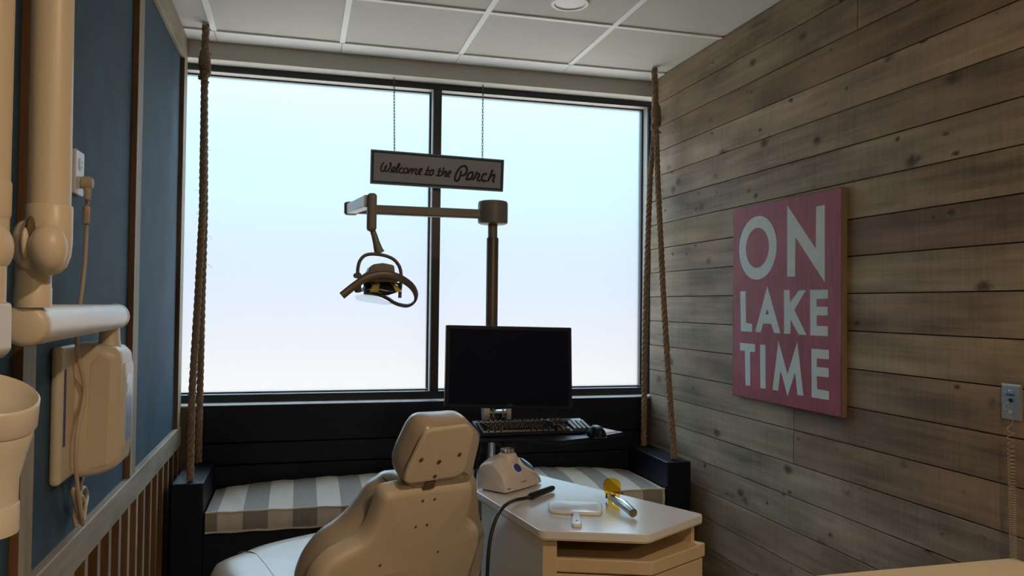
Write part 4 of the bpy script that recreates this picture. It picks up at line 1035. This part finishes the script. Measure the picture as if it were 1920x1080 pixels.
# oval display lying on the sloping top
ex = facet(.19, .5)-facet(.13, .62); ex /= np.linalg.norm(ex); ey = facet(.16, .8)-facet(.16, .2); ey -= ex*(ex@ey); ey /= np.linalg.norm(ey); ez = np.cross(ex, ey)
if ez[2] < 0: ez = -ez
dcn = facet(.160, .50)+ez*.002
rim_m = MB(); dis = MB()
ov = lambda a, rx, ry, h_: dcn+ex*rx*math.copysign(abs(math.cos(a))**.85, math.cos(a))+ey*ry*math.sin(a)+ez*h_
an = [2*math.pi*k/40 for k in range(40)]
rim_m.loft([[ov(a, .050, .024, -.012) for a in an], [ov(a, .050, .024, .001) for a in an], [ov(a, .048, .022, .0025) for a in an]]).build('display_bezel', 'white_plastic', su)
dis.loft([[ov(a, .046, .0205, .001) for a in an], [ov(a, .045, .020, .004) for a in an], [ov(a, .030, .012, .0055) for a in an]]).build('display', 'display_blue', su)
for t_, w_ in ((.02, .02), (.02, .115), (.19, .03), (.19, .105)):
    MB().lathe([(.008, -.006), (.008, .002)], so+d1*t_+d2*w_, n=12).build('foot', 'rubber_black', su)
for c_, hw, hh in ((so+d1*.014-d2*.0008+Zv*.012, .009, .0014), (so+d1*.100-d2*.0036+Zv*.026, .010, .001), (so+d1*.080-d2*.0036+Zv*.026, .003, .001)):
    MB().obox(c_, d1*hw, d2*.0005, Zv*hh).build('printed_mark', 'slot_blue', su)

hp_ = thing('scaler_handpiece', (.86, 2.66, ZK), 'black scaler handpiece with a long black hose draped over the cabinet edge', 'handpiece')
g0, g1 = atZ(1000, 929, ZK+.013), atZ(1037, 915, ZK+.013)
MB().tube([g0, g0+(g1-g0)*.1, g0+(g1-g0)*.9, g1], [.0105, .0118, .0108, .0085], 16).build('grip', 'rubber_black', hp_)
MB().tube([g0-(g1-g0)*.16, g0-(g1-g0)*.10, g0], [.010, .0125, .0125], 12).build('hose_joint', 'rubber_black', hp_)
gs = g0-(g1-g0)*.14
for dx, rr_ in ((0, .0058), (.011, .0042)):
    hs = [gs, atZ(985, 934, ZK+.010), atZ(965, 938, ZK+.012), atZ(948, 947, ZK+.020), atY(935, 963, 2.43), atY(924, 990, 2.415), atY(917, 1025, 2.40), atY(914, 1070, 2.39), atY(912, 1140, 2.38), atY(912, 1230, 2.38)]
    hs = [np.array(h_)+np.array([dx*.2, dx*.5, 0]) for h_ in hs]
    MB().tube(smooth_open(hs, 8), rr_, 10).build('hose', 'rubber_black', hp_)

# ================================================================== HAND MIRROR
hmr = thing('hand_mirror', (.85, 2.4, ZK), 'white rectangular hand mirror lying face down on the cabinet top', 'mirror')
mp4 = [atZ(u, v, ZK+.011) for u, v in ((1029, 936.5), (1129, 940.5), (1130, 962), (1028.5, 957))]
def bil(a, b): return mp4[0]*(1-a)*(1-b)+mp4[1]*a*(1-b)+mp4[2]*a*b+mp4[3]*(1-a)*b
def rq(ins, z):
    pts = []
    for k in range(48):
        a = 2*math.pi*k/48; ca, sa = math.cos(a), math.sin(a); e = .32
        x = .5+(.5-ins)*math.copysign(abs(ca)**e, ca); y = .5+(.5-ins*1.6)*math.copysign(abs(sa)**(e*1.3), sa); p = bil(x, y); pts.append(np.array([p[0], p[1], z]))
    return pts
MB().loft([rq(.01, ZK+.0005), rq(0, ZK+.002), rq(0, ZK+.009), rq(.008, ZK+.011), rq(.03, ZK+.0115)]).build('mirror_head', 'mirror_white', hmr, angle=60)
mh = [atZ(u, v, ZK+.011) for u, v in ((1074.5, 960), (1086.5, 960.5), (1091, 980), (1088, 983), (1074, 982.5), (1071.5, 979))]
MB().prism([p-np.array([0, 0, .0105]) for p in mh], (0, 0, .0105)).build('handle', 'mirror_white', hmr, bevel=.003, seg=3)
MB().lathe([(.004, -.002), (.004, .0006)], atZ(1081.5, 976, ZK+.011), n=14).build('hanging_hole', 'hole_dark', hmr)

# ================================================================== CURING LIGHT
cl = thing('curing_light', (1.03, 2.4, ZK), 'silver curing light with an orange eye shield lying on the cabinet top', 'curing light')
ce = atZ(1188.5, 963, ZK+.016); cs = atZ(1151, 934.5, ZK+.030)
mid = (ce+cs)/2+np.array([0, 0, .004]); dcl = (cs-ce)/np.linalg.norm(cs-ce)
MB().tube([ce, ce+(cs-ce)*.06, mid, cs-(cs-ce)*.2, cs], [.0115, .0135, .0145, .0125, .010], 18).build('handle', 'brushed_steel', cl)
MB().tube([ce-dcl*.004, ce+dcl*.004], [.0085, .0138], 18).build('end_ring', 'brass_bolt', cl)
tip = atZ(1143, 927, ZK+.030)
MB().tube([cs-dcl*.008, cs+(tip-cs)*.5, tip], [.0105, .014, .009], 16).build('neck', 'reflector_gold', cl)
MB().lathe([(.006, 0), (.006, .003)], cs+np.array([-.003, -.003, .011]), n=14).build('button', 'slot_blue', cl)
MB().tube([tip, tip+(tip-cs)*.6-np.array([0, 0, .008]), tip+(tip-cs)*.8-np.array([0, 0, .022])], [.005, .0045, .003], 10).build('light_tip', 'rubber_black', cl)
SYc = tip[1]+.004
so_ = smooth_closed([atY(u, v, SYc) for u, v in ((1134, 918), (1133.5, 908), (1137, 900.5), (1144, 897), (1152, 897.5), (1160, 901), (1165, 908), (1164.5, 920), (1162, 935), (1157, 942), (1152, 938), (1148, 942), (1144, 946), (1139, 934))], 64)
cs_ = np.mean(so_, axis=0)
rg_ = []
for dy, sc_ in ((0, 1), (.003, 1)): rg_.append([cs_+(p-cs_)*sc_+np.array([0, dy+.25*((p[0]-cs_[0])**2)/.03, 0]) for p in so_])
MB().loft(rg_).build('eye_shield', 'orange_shield', cl)

# ================================================================== DENTAL CHAIR
an_, rc_ = math.radians(28), math.radians(25)
hv = np.array([-math.sin(an_), math.cos(an_), 0]); Sv = np.array([math.cos(an_), math.sin(an_), 0])
Uv = -hv*math.sin(rc_)+Zv*math.cos(rc_); Nv = -hv*math.cos(rc_)-Zv*math.sin(rc_)
P0 = atY(800, 910, 2.25)
def onback(u, v, o=0.0):
    p = atP(u, v, P0+Nv*o, Nv); return np.array([(p-P0)@Sv, (p-P0)@Uv])
ch = thing('dental_chair', (.35, 2.55, -H), 'tan dental patient chair seen from behind, with headrest and raised seat', 'dental chair')
def tidy(px, o, n=96): return smooth_closed([onback(u, v, o) for u, v in px], n)
shell_px = [(722, 917), (745, 911), (770, 907), (800, 903), (840, 898.5), (868, 896), (877, 898), (880, 906), (879, 925), (875, 948), (871, 966), (876, 975), (888, 979), (893, 988), (892, 1010), (886, 1040), (874, 1075), (850, 1120), (800, 1160), (690, 1165), (600, 1150), (578, 1118), (582, 1088), (597, 1062), (620, 1041), (645, 1027), (672, 1012), (688, 992), (698, 970), (707, 944), (714, 924)]
o_s = -.030
out = tidy(shell_px, o_s, 120)
MB_ = MB(); pad(MB_, out, P0, Sv, Uv, Nv, [(.0, .024), (-.003, .013), (-.011, .005), (-.024, 0.0), (-.050, .0), (-.058, .002)])
MB_.build('back_shell', 'cream_shell', ch, angle=70)
bol_px = [(738, 893), (722, 903), (708, 912), (697, 922), (686, 938), (671, 958), (655, 975), (640, 988), (608, 1011), (583, 1040), (566, 1070), (556, 1110), (570, 1160), (680, 1185), (800, 1175), (862, 1130), (884, 1085), (895, 1040), (899.5, 995), (897.5, 975), (891, 958), (887, 928), (885, 895), (880, 882), (868, 879), (830, 884), (790, 889)]
o_b = -.100
outb = tidy(bol_px, o_b, 120)
MB_ = MB(); pad(MB_, outb, P0, Sv, Uv, Nv, [(-.052, .030), (-.056, .014), (-.070, .004), (-.100, 0), (-.130, .004), (-.152, .016), (-.165, .04), (-.168, .07)])
bo = MB_.build('back_cushion', 'cream_vinyl', ch, angle=80)
# strap seam across the cushion shoulder
se = [P0+Sv*a[0]+Uv*a[1]+Nv*o for a, o in ((onback(728, 899.5, -.1), -.055), (onback(724.5, 898.5, -.1)+np.array([-.002, .001]), -.08), (onback(723, 900, -.1)+np.array([-.003, .001]), -.11))]
MB().tube(smooth_open(se, 6), .0022, 8).build('shoulder_seam', 'hole_dark', bo)
def crop_px(u, v): return (560+u*.2963, 760+v*.2963)
for (u, v, r_) in ((785, 605, .0055), (860, 595, .0055), (740, 770, .005), (812, 757, .0055), (880, 927, .005), (515, 1013, .0055)):
    a = onback(*crop_px(u, v)); MB().lathe([(r_*.9, -.004), (r_*.9, .0008)], P0+Sv*a[0]+Uv*a[1], Nv, 14).build('screw_hole', 'hole_dark', ch)
# headrest
hd_px = [(759, 900), (763, 905.5), (772, 906.2), (800, 903), (830, 898), (852, 894.5), (862, 890.5), (870, 882.5), (875, 868), (881, 843), (887.2, 815), (885.5, 805.5), (879, 799), (868, 798.3), (842, 801.5), (815, 804.6), (804, 808), (797, 814), (788, 830), (775, 857), (763, 884)]
hr = bpy.data.objects.new('headrest', None); COL.objects.link(hr); hr.parent = ch; hr.location = (0, 0, 0)
o_h = .004
outh = tidy(hd_px, o_h, 96)
MB_ = MB(); pad(MB_, outh, P0, Sv, Uv, Nv, [(.006, .010), (.006, .004), (.0045, .0010), (.002, 0), (-.004, 0)])
MB_.build('headrest_plate', 'cream_shell', hr, angle=60)
hc_px = [(741.5, 876), (742, 866), (748, 848), (756, 830), (767, 807), (774, 796), (784, 786), (797, 780.5), (815, 779), (840, 777.5), (858, 776), (867, 778.5), (878, 789), (887, 799.5), (888, 808), (885, 825), (879, 850), (873, 878), (864, 890), (845, 895), (810, 900), (775, 905), (760, 903), (750, 896), (744.5, 886)]
outc = tidy(hc_px, -.055, 96)
MB_ = MB(); pad(MB_, outc, P0, Sv, Uv, Nv, [(-.0045, .040), (-.0050, .022), (-.012, .010), (-.030, .002), (-.055, 0), (-.078, .003), (-.095, .012), (-.105, .028), (-.107, .045)])
MB_.build('headrest_cushion', 'cream_vinyl', hr, angle=80)
for (u, v, r_, mt) in ((775, 345, .0075, 'brass_bolt'), (1017, 311, .0075, 'brass_bolt'), (888, 359, .0085, 'hole_dark'), (862, 450, .0075, 'hole_dark')):
    a = onback(*crop_px(u, v), .006); MB().lathe([(r_, -.002), (r_*.9, .0022 if mt == 'brass_bolt' else .0008), (r_*.4, .0035 if mt == 'brass_bolt' else .001)], P0+Sv*a[0]+Uv*a[1]+Nv*.006, Nv, 16).build('bolt', mt, hr)
a = onback(808, 890, -.02); b = onback(806, 917, -.02); wv = .011
bar = MB(); ca_ = P0+Sv*(a[0]+b[0])/2+Uv*((a[1]+b[1])/2-.01)+Nv*(-.0125); bar.obox(ca_, Sv*wv, Uv*.055, Nv*.0055)
bar.build('headrest_bar', 'cream_vinyl', hr, bevel=.002)
a = onback(806, 909, -.001)
MB().obox(P0+Sv*a[0]+Uv*(a[1]-.001)+Nv*(-.018), Sv*.019, Uv*.012, Nv*.0195).build('bar_slot', 'hole_dark', ch, bevel=.003)
# seat
zs_ = -.80
seat_px = [(760, 965), (700, 972), (650, 981), (600, 991), (535, 1004.5), (480, 1018), (440, 1033), (410, 1044), (396, 1053), (393, 1068), (405, 1092), (440, 1125), (520, 1160), (640, 1170), (760, 1120), (830, 1040), (830, 985)]
so2 = smooth_closed([atZ(u, v, zs_)[:2] for u, v in seat_px], 120)
MB_ = MB(); pad(MB_, so2, np.zeros(3)+Zv*zs_, np.array([1., 0, 0]), np.array([0, 1., 0]), Zv, [(-.13, .05), (-.125, .025), (-.10, .008), (-.06, .0), (-.030, .004), (-.012, .014), (-.002, .032), (.004, .06), (.007, .10)])
seat = MB_.build('seat', 'cream_vinyl', ch, angle=80)
sm_ = [atZ(u, v, zs_+.006) for u, v in ((447, 1036), (462, 1034), (478, 1038), (490, 1050), (500, 1062), (510, 1076), (520, 1090))]
MB().tube(smooth_open(sm_, 6), .0016, 6).build('seat_seam', 'hole_dark', seat)
# frame and base down to the floor
MB().lathe([(.07, zs_-.55), (.07, zs_-.125)], (.28, 2.55, 0), n=24).build('lift_column', 'cream_plastic', ch)
MB().box(.05, .50, 2.30, 2.80, -H, -H+.10).build('base', 'cream_plastic', ch, bevel=.03, seg=4)
ua = P0+Uv*(-.44)+Nv*(-.03)
MB().tube([(.28, 2.55, zs_-.16), tuple(ua+np.array([-.02, .06, -.06])), tuple(ua)], [.04, .04, .035], 16).build('back_arm', 'cream_plastic', ch)
